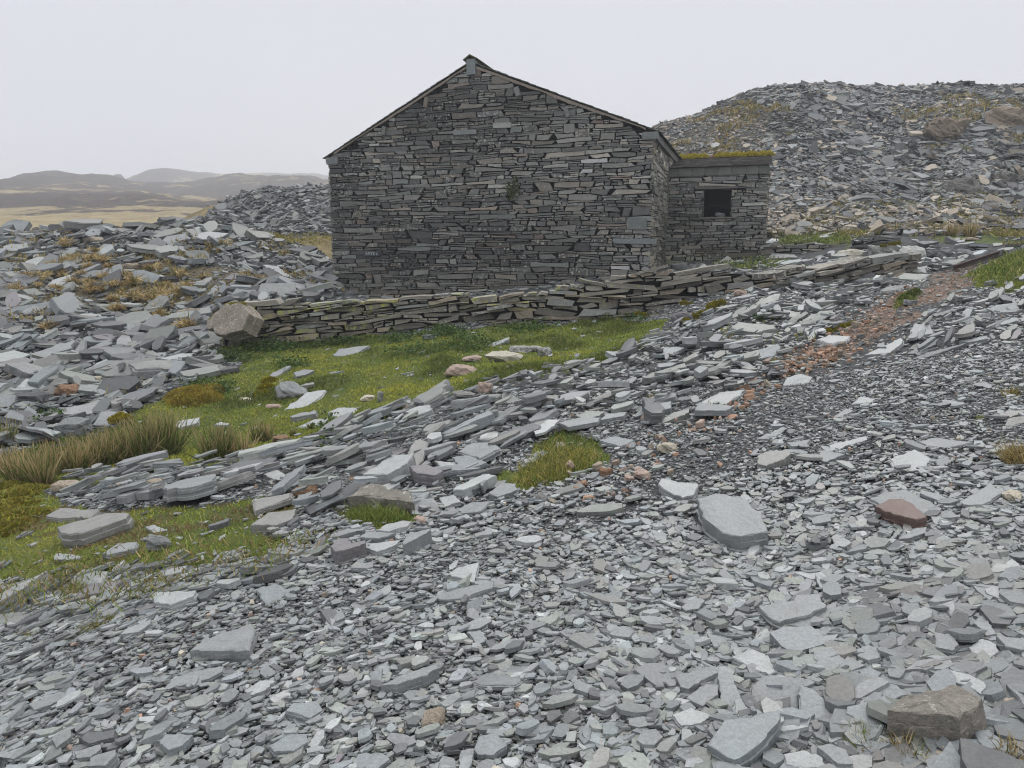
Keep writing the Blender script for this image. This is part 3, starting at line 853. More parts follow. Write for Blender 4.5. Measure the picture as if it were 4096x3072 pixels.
ss = R.uniform(-.2, WO + .05, 130); tt = R.normal(-.04, .09, 130)
keep = (fbm(ss * 1.6, ss * 0, 12, 3) + .35) > 0
C = np.array([ow(a, HT) + al2 * (Lr + t) + n2 * .10 for a, t in zip(ss[keep], tt[keep])])
moss_soup(sp, C, R.uniform(.06, .15, len(C)), R.uniform(.07, .14, len(C)), 16000, (.36, .30, .02))
sbuild(sp, "roof_moss", M_BLADE, shed_roof)
# ------------------------------------------------------------------ dry stone walls
def polyline(P, n=400):
    P = np.asarray(P, float); d = np.r_[0, np.cumsum(np.linalg.norm(np.diff(P[:, :2], axis=0), axis=1))]
    s = np.linspace(0, d[-1], n); return s, np.stack([np.interp(s, d, P[:, i]) for i in range(P.shape[1])], -1)

def dry_wall(name, base_top, label, depth=.5, rh=.108, lm=.55, yl=(.62, .3), prot=(0, .24), tint=(.20, .187, .158), lean=0.0, drop=.25):
    """base_top: (u, v_top, v_base, Y)"""
    P = []
    for u, vt, vb, Y in base_top:
        b = pt(u, vb, Y); t = pt(u, vt, Y); P.append([b[0], b[1], b[2] - drop, t[2]])
    s, Q = polyline(P)
    Lw = s[-1]
    O2 = masonry(Lw, 0, float((Q[:, 3] - Q[:, 2]).max()), rh=rh, lm=lm, lsd=.45, lmin=.18, gap=.012, wave=.10, split=.22, tall=.04)
    cc = O2.mean(1); hl = np.interp(cc[:, 0], s, Q[:, 3] - Q[:, 2])
    O2 = O2[cc[:, 1] < hl + .02]
    N = len(O2); cc = O2.mean(1)
    # position on the curve
    def at(x):
        return np.stack([np.interp(x, s, Q[:, i]) for i in range(4)], -1)
    base = at(cc[:, 0]); e = at(cc[:, 0] + .15) - at(cc[:, 0] - .15)
    es = unit(np.stack([e[:, 0], e[:, 1], e[:, 2] * 0], -1)); sl = e[:, 2] / np.maximum(np.linalg.norm(e[:, :2], axis=1), 1e-6)
    es = unit(es + np.array([0, 0, 1.0]) * (np.clip(sl, -.25, .25) + R.normal(0, .07, N) + .16 * fbm(cc[:, 0] * .5, cc[:, 1] * .8, 41, 2) + lean)[:, None])
    eo = unit(np.cross(es, Z_)); eo = eo * np.sign(-eo[:, 1:2])
    ez = np.cross(eo, es); ez = ez * np.sign(ez[:, 2:3])
    L2 = O2 - cc[:, None]
    L2[..., 1] *= 1.05
    flip = (np.cross(es, ez) * eo).sum(-1) < 0
    L2[flip] = L2[flip][:, ::-1]
    p = R.uniform(*prot, N) * R.uniform(0, 1, N) ** .7
    C = np.stack([base[:, 0], base[:, 1], base[:, 2] + cc[:, 1]], -1) - eo * depth
    T = np.repeat(np.array([tint]), N, 0); r = R.uniform(0, 1, N)
    T[r < .2] = np.array(tint) * .7; T[(r > .2) & (r < .35)] = np.array(tint) * (1.15, 1.05, .95); T[(r > .35) & (r < .5)] = (.21, .215, .205)
    T *= R.lognormal(0, .18, (N, 1))
    topness = np.clip(1 - (hl[:N] if False else (np.interp(cc[:, 0], s, Q[:, 3] - Q[:, 2]) - cc[:, 1])) / .5, 0, 1)
    y = np.clip(yl[0] + R.normal(0, yl[1], N) + .25 * topness, 0, 1.0) * np.interp(cc[:, 0] / Lw, [0, .45, .7, 1], [1, .85, .5, .25])
    sp = Soup()
    prisms(sp, C, es, ez, eo, L2, depth + p, np.c_[T, R.uniform(.3, .95, N)], y, ins=.10, tiers=2, flare=0.0, rel=.03, base=0.0)
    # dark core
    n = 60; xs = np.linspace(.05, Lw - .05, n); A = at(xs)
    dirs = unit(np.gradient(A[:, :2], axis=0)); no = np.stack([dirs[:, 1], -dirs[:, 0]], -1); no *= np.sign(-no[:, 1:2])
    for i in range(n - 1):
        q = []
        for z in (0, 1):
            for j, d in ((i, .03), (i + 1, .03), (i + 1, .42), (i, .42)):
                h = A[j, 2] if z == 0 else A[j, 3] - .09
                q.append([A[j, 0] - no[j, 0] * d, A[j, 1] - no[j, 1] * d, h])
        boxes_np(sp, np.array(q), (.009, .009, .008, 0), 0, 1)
    o0 = P[len(P) // 2]
    o = sp.build(name, [M_WALL, M_DARK], origin=(o0[0], o0[1], o0[2]))
    tag(o, label, "wall")
    return o, s, Q
dry_wall("dry_stone_wall", [(478, 700, 755, 16.5), (500, 668, 752, 16.55), (530, 655, 750, 16.6), (700, 652, 741, 16.8), (870, 648, 722, 16.95), (885, 636, 720, 17), (1150, 636, 702, 17.0),
                            (1180, 628, 700, 17.0), (1300, 606, 696, 16.9), (1360, 588, 694, 16.8), (1440, 582, 688, 16.6), (1590, 583, 672, 16.4), (1650, 588, 650, 16.2), (1760, 572, 622, 16.7), (1900, 557, 592, 17.3), (1985, 549, 574, 17.7)],
         "long collapsing dry stone wall of lichen-covered slate in front of the barn")
dry_wall("dry_stone_wall", [(1640, 527, 560, 24.0), (1730, 527, 556, 23.6), (1811, 532, 556, 23.2)],
         "low tidy wall of flat slates right of the shed", yl=(.1, .15), prot=(0, .06))
dry_wall("dry_stone_wall", [(1836, 516, 548, 21.6), (1880, 509, 545, 21.4), (1945, 512, 545, 21.2)],
         "short low wall of thin dark slates behind the white-spotted boulders", yl=(.05, .1), prot=(0, .1), tint=(.12, .126, .12), rh=.06)
# ------------------------------------------------------------------ individual stones traced from the photograph
TILES = {'5': (0, 1600, 1.3825), '6': (1600, 1400, 1.3825), '7': (2600, 2000, 1.4786), '8': (600, 2200, 1.3825), '4': (700, 1050, 1.4747),
         '3': (2600, 300, 1.4786), '2': (0, 600, 1.58), 'A': (2900, 1150, 1.8436), 'B': (0, 2300, 2.149), 'C': (2000, 1050, 2.011),
         'D': (1200, 1900, 2.765), 'E': (3000, 2500, 1.1588), 'P': (0, 0, 1 / K)}
def tile(t, s):
    p = poly(s); o = TILES[t]
    return np.stack([o[0] + p[:, 0] / o[2], o[1] + p[:, 1] / o[2]], -1)

SLABS = """
7|1395 1240 1440 1190 1530 1160 1650 1132 1740 1112 1790 1090 1860 1105 1965 1165 1945 1215 1835 1300 1700 1275 1600 1262 1480 1245|17|rock|big angular gneiss boulder in the bottom right corner
D|545 245 640 175 720 105 900 92 1190 185 1245 300 1000 255 700 225|24|rock|long speckled brown block on the grassy edge of the scree
7|437 1290 775 1235 770 1290 700 1400 620 1470 500 1535 335 1440|10|blue|thick blue-grey slab with a chipped right edge at the bottom of the scree
7|605 1100 680 1040 910 1055 930 1100 885 1180 870 1340 750 1345 770 1240 640 1240|3|brown|flat slab tucked behind the thick chipped slab, pale stain on its left
7|885 1090 960 1110 1080 1210 1070 1355 880 1285|3|blue|smooth blue-grey slab butting against the flat stained one
7|1165 1220 1385 1155 1440 1195 1400 1240 1415 1290 1330 1360 1160 1260|4|blue|cracked grey slab just left of the big gneiss boulder
7|1310 1060 1370 1045 1455 1085 1525 1150 1430 1180 1340 1140|3|blue|rounded blue-grey slab just behind the gneiss boulder
7|1520 1360 1620 1340 1645 1365 1620 1440 1560 1530 1510 1440|1.6|blue|leaf-shaped thin slate leaning in front of the gneiss boulder
7|1880 1350 2000 1355 2170 1475 2020 1565 1950 1500 1955 1440|3|blue|broad grey slab at the right foot of the gneiss boulder
7|2010 1320 2130 1370 2140 1415 2040 1400|2|grey|small slab lying on the broad one right of the gneiss boulder
7|1755 1435 1850 1400 1955 1415 1955 1480 1830 1490|3|blue|six-sided grey slab in front of the gneiss boulder
7|785 1500 910 1475 1010 1510 1050 1585 880 1590 800 1560|3|pale|pale slab at the bottom edge with a chip lying on it
7|985 1455 1060 1435 1165 1475 1205 1560 1110 1560|4|grey|wedge of grey slate beside the straw tuft at the bottom
7|405 1010 455 1005 500 1060 540 1170 525 1215 430 1230 405 1100|7|brown|thick tongue-shaped slate standing proud of the chips
7|150 1040 300 990 400 985 405 1020 230 1110 180 1100|3|grey|grey slab left of the thick tongue-shaped slate, the upper of two
7|215 1170 330 1085 410 1090 405 1150 310 1215|3|grey|grey slab left of the thick tongue-shaped slate, the lower of two
7|130 1270 240 1225 370 1270 300 1320 185 1335|3|pale|pale five-sided slab left of the thick chipped slab
7|480 930 600 880 700 920 755 1010 700 1030 560 965|3|pale|pale pointed slab above the flat stained one
7|960 890 1080 870 1165 955 1050 1030 985 980|4|grey|squarish slab on edge of a small stack right of the pale pointed slab
7|1100 990 1170 920 1275 975 1160 1025|2|grey|slate half hidden under the squarish slab of the small stack
7|1215 880 1290 850 1370 880 1365 930 1290 950 1225 920|3|grey|rounded slate in the middle of the lower right scree
7|1230 1010 1300 985 1370 1020 1330 1075 1255 1070|3|blue|round bluish slate directly in front of the rounded grey one
7|630 625 855 590 870 555 1000 545 1050 630 960 680 760 725 690 690|8|brown|big slab topping a loose pile of thin slates
7|800 740 960 680 1005 690 960 750|2.5|grey|thin slate sticking out from under the big topping slab
7|985 680 1060 640 1140 620 1145 665 1020 690|2.5|grey|pale-edged slate at the right end of the big topping slab
7|870 760 1000 760 1080 785 980 805|2|grey|narrow slate at the bottom of the loose pile
7|975 430 1010 425 1120 505 1050 545 1000 510|4|pale|bright slate leaning above the big topping slab
7|185 630 270 570 325 590 290 640 210 655|3|grey|grey lozenge slate left of the big topping slab
7|175 800 290 790 310 840 260 900 210 890|4|blue|shield-shaped blue slate in the middle of the lower scree
7|615 810 690 755 715 800 690 880 630 845|3|pale|pale diamond slate below the big topping slab
7|1470 230 1560 170 1640 155 1630 190 1530 225|3|grey|sliver of slate right below the maroon wedge
7|1255 190 1290 85 1370 85 1350 110 1300 185|3|grey|narrow slate left of and below the maroon wedge
7|920 240 990 180 1050 205 1040 240 960 270|7|grey|chunky grey slate right of the half-buried pale rock
7|1080 210 1110 200 1190 250 1150 275 1085 260|3|pale|pale square slate beside the chunky grey one
7|1885 870 1960 815 2030 840 2065 890 2010 940 1920 940|3|pale|near-round pale slab by the right edge
7|1680 790 1790 785 1830 850 1790 890 1690 870|4|brown|squarish ribbed slab left of the near-round pale one
7|1910 720 2000 710 2050 790 1990 800|3|brown|slanting slab above the near-round pale one
7|2045 800 2240 820 2240 890 2100 865|4|brown|long layered slab on the right edge
7|1765 1000 1880 1030 1950 1060 1985 1090 1960 1150 1890 1100 1750 1060|5|pale|cream slab standing behind the gneiss boulder
7|1720 500 1820 480 1905 525 1800 530|3|grey|thin shelf-like slate in the right-hand scree
7|2080 1170 2250 1150 2250 1330 2100 1250|4|tan|buff slab right of the gneiss boulder
P|1888 1093 1920 1078 1950 1077 1975 1090 2003 1115 1980 1122 1930 1110|9|maroon|maroon wedge of slate resting on a grey slab
P|1503 1075 1560 1062 1610 1075 1650 1110 1662 1150 1600 1160 1560 1150 1520 1120|16|grey|large half-buried pale rock with chips scattered on its top
A|1195 1265 1400 1185 1530 1260 1500 1340 1350 1365 1235 1310|3|pale|large pale rhomb-shaped slab lying flat in fine scree
A|1425 1140 1560 1105 1830 1140 1660 1180 1530 1170|2.5|grey|long pointed slab behind the pale rhomb-shaped one
A|215 1190 240 1110 430 1025 465 1035 350 1130|4|pale|pale boat-shaped slab on fine dark gravel
A|240 1240 300 1205 480 1200 480 1225 440 1260 300 1310 245 1300|10|brown|chunky brownish block in front of the pale boat-shaped slab
A|770 1160 1040 1095 1050 1120 820 1205 780 1200|3.5|pale|pale finger-shaped slab in the middle of the path
A|675 1250 740 1200 885 1225 740 1280|3|grey|grey arrowhead slate in front of the finger-shaped slab
A|450 1140 630 1120 600 1160 500 1170|3|grey|small flat slate between the boat-shaped and finger-shaped slabs
A|1710 1585 1960 1440 2070 1500 1900 1600 1805 1605|4|grey|broad grey parallelogram slab right of the maroon wedge
A|1050 1560 1200 1500 1340 1480 1500 1560 1560 1610 1480 1650 1200 1620|4|grey|wide slab the maroon wedge rests on
A|1020 500 1100 460 1300 370 1315 400 1220 480|4|pale|pale slab pointing up the path beside the orange gravel
A|395 770 460 660 560 635 645 660 620 700 450 760|5|pale|pale triangular slab at the lower end of the orange gravel
A|110 540 200 470 380 415 410 430 370 500 130 550|6|blue|big bluish slab in the bank left of the orange gravel
A|0 235 330 55 410 45 395 110 250 180 60 240|16|green|longest greenish block of the bank, tilted down to the left
A|35 290 80 250 380 275 390 300 240 330 60 310|10|green|flat greenish block below the longest block of the bank
A|475 295 700 170 800 165 790 200 560 310|12|green|long sloping greenish block beside the orange gravel
A|400 270 600 170 620 185 440 310|9|green|narrow block leaning against the long sloping greenish one
A|575 340 720 230 740 270 640 350|6|blue|bluish slab leaning upright in front of the sloping greenish block
A|665 385 760 350 930 355 900 390 790 415|5|pale|pale oval slab at the edge of the orange gravel
A|460 150 560 125 680 120 570 165|6|pale|rounded pale slab on top of the bank
A|420 220 430 160 560 185 540 215|10|green|cube-like greenish block under the rounded pale slab
A|1370 320 1400 270 1500 260 1550 330 1490 400 1420 400|8|pale|large pale slab on the right bank with a thin slate leaning on it
A|1480 310 1520 250 1560 240 1560 260 1530 325|3|pale|thin pale slate leaning on the large right-bank slab
A|1510 200 1700 150 1810 130 1700 170 1560 215|5|dark|dark shelf of slate at the top of the right bank
A|1940 160 2000 125 2150 110 2180 170 2060 230 2000 190|4|grey|broad flat slab high on the right bank
A|1890 310 2020 240 2110 210 2060 270 1960 330|4|grey|long slab sliding down the right bank below the broad one
A|1710 310 1740 250 1860 210 1830 250 1760 310|5|pale|rough pale slab in the middle of the right bank
A|1890 250 1900 190 1960 185 1965 220 1920 255|3|grey|small oval slate left of the broad flat right-bank slab
A|1340 490 1400 445 1560 390 1555 420 1400 485|6|dark|upper dark blade of slate at the foot of the right bank
A|1370 530 1480 480 1790 405 1700 440 1500 510|4|dark|lower dark blade of slate at the foot of the right bank
A|1730 390 1930 355 1935 375 1800 400|5|grey|long grey lath of slate right of the dark blades
A|1980 960 2080 905 2230 905 2190 930 2050 965|4|brown|upper of two brownish slabs at the right edge of the path
A|2060 1020 2090 960 2230 940 2230 990 2140 1025|5|brown|lower of two brownish slabs at the right edge of the path
A|795 960 890 890 950 905 900 940 830 970|3|grey|grey tongue of slate in the middle of the path
A|930 860 1000 800 1110 820 1090 850|2|pale|very thin pale slate above the grey tongue on the path
D|1600 1110 1760 1010 1980 955 1975 1010 1930 1190 1650 1095|7|pale|thick pale triangle of slate lying alone in fine scree
D|1460 1350 1700 1260 2150 1165 2150 1230 2000 1290 1780 1375 1550 1380|3|grey|long low slab directly in front of the thick pale triangle
6|1425 740 1450 710 1650 745 1625 800 1560 810 1460 770|6|pale|pale slab left of and above the half-buried pale rock
6|970 890 1060 850 1230 845 1235 870 1180 885 1010 895|6|green|greenish bar-shaped slab on the scree
6|1660 290 1760 230 1915 215 1880 250 1830 290 1750 310|4|pale|wide pale slab at the path edge of the bank
6|1630 330 1660 290 1840 310 1800 330|5|grey|slab jutting from under the wide pale one at the path edge
6|320 560 400 510 530 505 555 545 440 600|5|grey|large ridged grey slab in the middle of the bank
6|290 590 380 580 480 620 430 640 340 660|4|blue|bluish slab right below the large ridged one
6|190 610 310 620 330 650 240 665|3|pale|pale slab left of the bluish one in the bank
6|490 790 560 735 640 735 645 770 540 810|5|grey|rounded slab below the grassy patch
6|50 640 150 630 240 665 200 690 90 680|9|purple|dark layered block in the left part of the bank
6|1100 500 1180 475 1300 500 1220 530|4|blue|flat bluish slab at the right end of the grassy patch
6|120 440 160 410 280 380 275 405 150 455|7|green|long greenish block near the crest of the bank
6|565 240 600 235 675 280 660 310 570 290|7|green|greenish slab propped up on the crest of the bank
6|1100 390 1140 350 1260 340 1240 365|5|grey|tilted slab beside the mossy gap in the bank
6|980 360 1030 335 1130 340 1100 360 1010 380|6|green|greenish slab with worn corners below the mossy gap
6|880 400 990 375 1110 370 1090 395 930 425|4|grey|long flat slab along the foot of the bank
6|1410 400 1500 350 1600 325 1600 345 1440 410|7|green|straight bar of slate pointing uphill by the pink stone
6|1290 370 1330 315 1500 280 1500 320 1370 350|9|blue|steeply set blue-grey block at the edge of the path
6|780 260 730 245 880 250 870 275|6|brown|brownish slab lying level on the crest
D|1180 200 1240 130 1390 130 1450 230 1210 240|4|blue|blue-grey slab right of the speckled brown block
D|1245 260 1480 250 1600 410 1240 410|7|grey|heavy slab in front of the blue-grey one right of the speckled block
D|1540 250 1700 215 1780 290 1600 345|4|pale|pale slab above the wide trapezoid one
D|1690 410 1880 300 2110 290 2000 400 1800 420|3|grey|wide trapezoid slab at the edge of the fine scree
D|835 610 960 540 1150 495 1240 510 1190 560 980 625|4|pale|smooth pale slab below the grass in front of the speckled block
D|660 690 720 620 1060 640 960 680 860 705|5|grey|slab lying across the pair below the smooth pale one
D|720 800 780 750 1120 715 1040 790 850 850|6|pale|thick-edged pale slab second from the left in the front row
D|1125 740 1200 640 1450 590 1440 610 1150 770|14|grey|dark-fronted block at the right end of the front row
D|385 850 340 780 410 690 540 690 570 740 730 720 730 750 470 830|13|purple|dark-fronted block at the left end of the front row
D|160 730 500 600 720 585 690 610 400 680|4|grey|long narrow lath of slate across the lower grass
D|1460 690 1500 620 1730 560 1700 620|2|grey|thin flat slate right of the dark-fronted block
8|220 550 320 490 560 405 585 440 570 490 550 550|8|brown|largest triangular slab in the left scree with a thick front edge
8|590 215 700 185 780 225 650 330|4|blue|blue-grey kite-shaped slab behind the largest triangular one
8|0 250 30 230 260 220 240 250 110 300 20 290|8|pale|pale layered block near the left edge of the scree
8|75 765 120 710 250 665 410 640 400 670 330 710 170 750|3|brown|ragged grey slab in front of the largest triangular one
8|1275 745 1380 695 1590 625 1600 650 1500 700 1370 740|6|brown|club-shaped thick slab in the middle of the scree
8|745 890 790 845 930 830 960 880 890 930|3|blue|blue-grey fan-shaped slab in the lower scree
8|520 780 610 720 690 725 640 770 570 800|3|pale|pale tapering slab left of the fan-shaped one
8|1745 365 1755 290 1835 255 1845 330 1820 360|3|blue|upright-looking bluish slab below the long low slab
8|1750 450 1830 440 1870 500 1810 525|3|blue|bluish slab at the centre of the scree
8|1120 1170 1150 1125 1280 1115 1330 1150 1250 1215 1130 1215|3|blue|broad slab at the bottom edge left of the yellowish stone
8|660 1080 760 1020 860 1015 870 1060 790 1110 690 1110|3|blue|broad bluish slab below the fan-shaped one
8|870 1080 920 1000 965 990 965 1030 910 1105|4|pale|narrow pale slab right beside the broad bluish one
8|1790 1100 1820 1030 1920 1005 1970 1080 1900 1130 1810 1130|3|blue|large bluish slab in the bottom scree right of the yellowish stone
8|1705 1165 1720 1110 1790 1095 1785 1160 1730 1190|4|grey|small square slab left of the large bluish bottom one
8|770 700 800 660 850 640 850 690 815 720|3|pale|small pale slab left of the club-shaped one, standing end on
8|1210 680 1285 645 1280 750 1230 750|3|blue|narrow upright-lying slab touching the club-shaped one
B|240 1110 520 1000 610 1040 300 1160|3|grey|long strip of slate with two orange stones on it
B|670 1400 760 1340 1000 1330 980 1390 760 1450|3|dark|dark half-buried slab in the lower left scree
B|640 1520 850 1455 870 1490 780 1560 660 1570|3|grey|grey slab just below the dark half-buried one
B|740 1640 780 1560 990 1495 1000 1540 900 1640|6|grey|thick slab at the bottom edge on the left
B|1370 1440 1420 1365 1660 1370 1560 1460 1450 1500|3|blue|wide bluish slab right of the dark half-buried one
5|380 1010 420 960 450 940 590 945 560 1010 500 1020|8|pale|pale block at the edge of the lower grass
5|345 1125 490 1020 680 990 600 1050|5|purple|long slate dipping left below the pale block
5|535 1100 560 1060 640 1010 650 1060 580 1110|6|blue|bluish rough slab right of the long dipping slate
5|310 705 590 620 720 620 700 650 450 740 330 740|16|brown|large dark brick-shaped slab in the lower grass
5|245 640 330 595 560 605 500 650 300 655|6|brown|flat slab behind the large brick-shaped one
5|295 860 320 845 445 860 445 880 300 885|8|pale|small pale brick of slate in the brown turf
5|560 850 650 790 760 780 750 820 600 855|4|grey|flat slab sunk in turf below the brick-shaped one
5|1390 545 1620 510 1600 545 1410 610|4|brown|flat brownish slab with a pointed end left of the red-brown rock
5|1380 690 1480 620 1640 600 1620 650 1530 690|9|brown|slab with a pink crusted patch left of the speckled block
5|910 470 1000 440 1190 405 1180 440 1060 475 920 490|10|grey|long grey beam of slate at the upper edge of the stone band
5|1240 375 1320 340 1530 315 1500 350 1400 385|11|dark|long dark beam of slate at the grass edge
5|1460 410 1530 380 1610 430 1520 440|7|pale|pale rounded slab right of the grey beam
4|1100 1250 1280 1130 1410 1125 1370 1180 1250 1250|12|pale|large pale wedge in the middle of the bank
5|575 430 620 420 750 440 745 470 640 475|9|pale|pale block with a rounded back by the rushes
5|500 140 560 60 690 55 725 90 640 150|16|grey|big grey slab in the left heap's foot near the rushes
5|960 150 985 115 1100 95 1100 125 1000 150|7|pale|small pale slab in the grass right of the tall rushes
5|1150 690 1270 650 1260 670 1160 700|4|dark|dark slate lying alone in the lower grass
5|800 700 850 690 930 720 850 735|4|pale|pale slate with a hooked end in the lower grass
5|1170 890 1220 840 1280 830 1270 850 1200 890|5|grey|grey lath of slate at the foot of the lower grass
5|880 970 940 930 1030 915 1020 945 920 970|4|pale|pale slate at the foot of the lower grass
4|900 880 960 855 1070 855 1060 890 950 915|6|pale|oval slab resting on the green turf
4|635 870 780 760 890 745 860 790 760 860|5|pale|long pale slab sloping in the turf
4|530 695 570 650 680 605 670 625 600 670|6|grey|thin slab on edge high in the turf
4|700 650 760 630 820 635 770 660 715 670|10|grey|small boat-shaped slab in the turf below the wall
4|925 550 960 510 1060 495 1150 490 1080 530 1000 555|6|grey|pale flat slab in the turf close to the wall
4|675 905 740 885 840 875 830 890 690 915|14|grey|grey slab set on edge in the turf near the bank
4|715 970 820 920 900 915 890 950 820 965|4|pale|pale flat slab between the oval slab and the bank
4|680 1070 740 1030 800 1010 790 1030 720 1065|5|brown|brownish lath right of the round orange-brown stone
4|735 1060 850 1010 905 1010 880 1035 790 1060|4|pale|pale lath at the foot of the turf
4|230 955 270 940 325 950 290 960|5|pale|small pale slate between the two groups of rushes
4|1805 505 1850 480 1970 435 1970 450 1880 495|7|grey|thin slate on edge in the turf below the wall's middle
4|1500 155 1570 125 1800 140 1810 165 1640 165|6|blue|wide blue-grey slab lying on top of the field wall
4|1350 880 1430 845 1510 835 1520 870 1420 900|12|pale|weathered grey slab on the crest beside the brown boulder
2|260 885 330 820 440 785 450 820 330 885|14|pale|large pale slab among straw tufts on the left heap
2|1660 725 1760 735 1890 830 1850 840 1700 760|20|pale|long pale slab on the heap below the barn's corner
2|1290 920 1360 850 1415 870 1340 930|18|grey|grey block leaning on the heap above the wall's end
2|1885 700 1920 660 2015 625 1990 665 1930 705|16|pale|pale slab propped up near the barn's left corner
2|105 1320 260 1260 480 1200 440 1250 200 1340|14|grey|longest slab in the left heap
2|520 1280 580 1240 720 1240 715 1290 600 1300|8|purple|broad dark slab right of the longest one
2|310 1415 400 1365 560 1340 575 1360 400 1420|14|dark|dark slab below the longest one of the left heap
2|800 1460 880 1410 1050 1385 1040 1410 860 1475|13|dark|long dark block at the foot of the left heap
2|850 1560 930 1510 1010 1495 1010 1550 930 1590|7|purple|dark flat slab at the grass edge below the left heap
2|100 1500 170 1440 280 1480 270 1520 150 1540|13|pale|pale slab at the left edge below the longest one
2|290 520 370 495 400 510 330 530|12|grey|slab on the left end of the left heap's crest
2|905 630 940 570 1000 545 1055 580 1040 610|25|dark|upright dark slab on the crest of the left heap
2|1170 500 1210 495 1300 540 1230 560|20|brown|brownish slab on the right part of the left crest
2|570 650 660 590 740 595 690 640|16|blue|bluish slab high on the left heap
2|440 550 480 530 560 535 510 570|16|dark|dark slab on the middle of the left crest
2|1120 1130 1200 1100 1290 1120 1250 1190 1160 1180|6|pale|flat pale slab at the foot of the leaning block
2|1590 900 1650 860 1720 855 1690 890|9|grey|curved grey slab behind the wall's left end
3|1440 1195 1600 1130 1860 1075 1840 1100 1650 1165|16|green|largest slab across the upper right terrace
3|1180 1150 1230 1135 1430 1150 1400 1180 1200 1190|14|green|greenish slab left of the largest terrace slab
3|1180 1230 1300 1195 1400 1180 1380 1200 1250 1240|9|green|pale greenish slab under the terrace slabs
3|630 1210 700 1185 800 1180 830 1210 700 1240|12|purple|purple slab at the right end of the field wall
3|1440 1205 1500 1170 1670 1180 1600 1215|12|green|slab in front of the largest terrace slab
3|690 1085 720 1050 860 1060 880 1080|14|dark|long dark slab leaning below the low wall by the shed
3|690 985 720 965 770 970 770 985|10|pale|pale slab beside the shed's right corner
3|375 1115 460 1065 510 1100 500 1130 400 1130|14|brown|pyramid-shaped grey slab in front of the shed
3|860 1105 900 1090 1030 1085 1080 1100 960 1115|8|pale|pale flat slab left of the white-spotted boulders
3|1350 1285 1400 1250 1520 1240 1500 1265|10|dark|dark slab at the top of the orange gravel
3|840 435 810 410 870 405 865 435|30|pale|large pale slab low on the right heap behind the shed
3|355 410 390 397 415 405 400 425 365 428|30|pale|single pale slab on the gravelly left flank of the right heap
3|1545 140 1560 118 1590 150 1580 163|30|pale|bright upright slab near the top of the right heap
"""
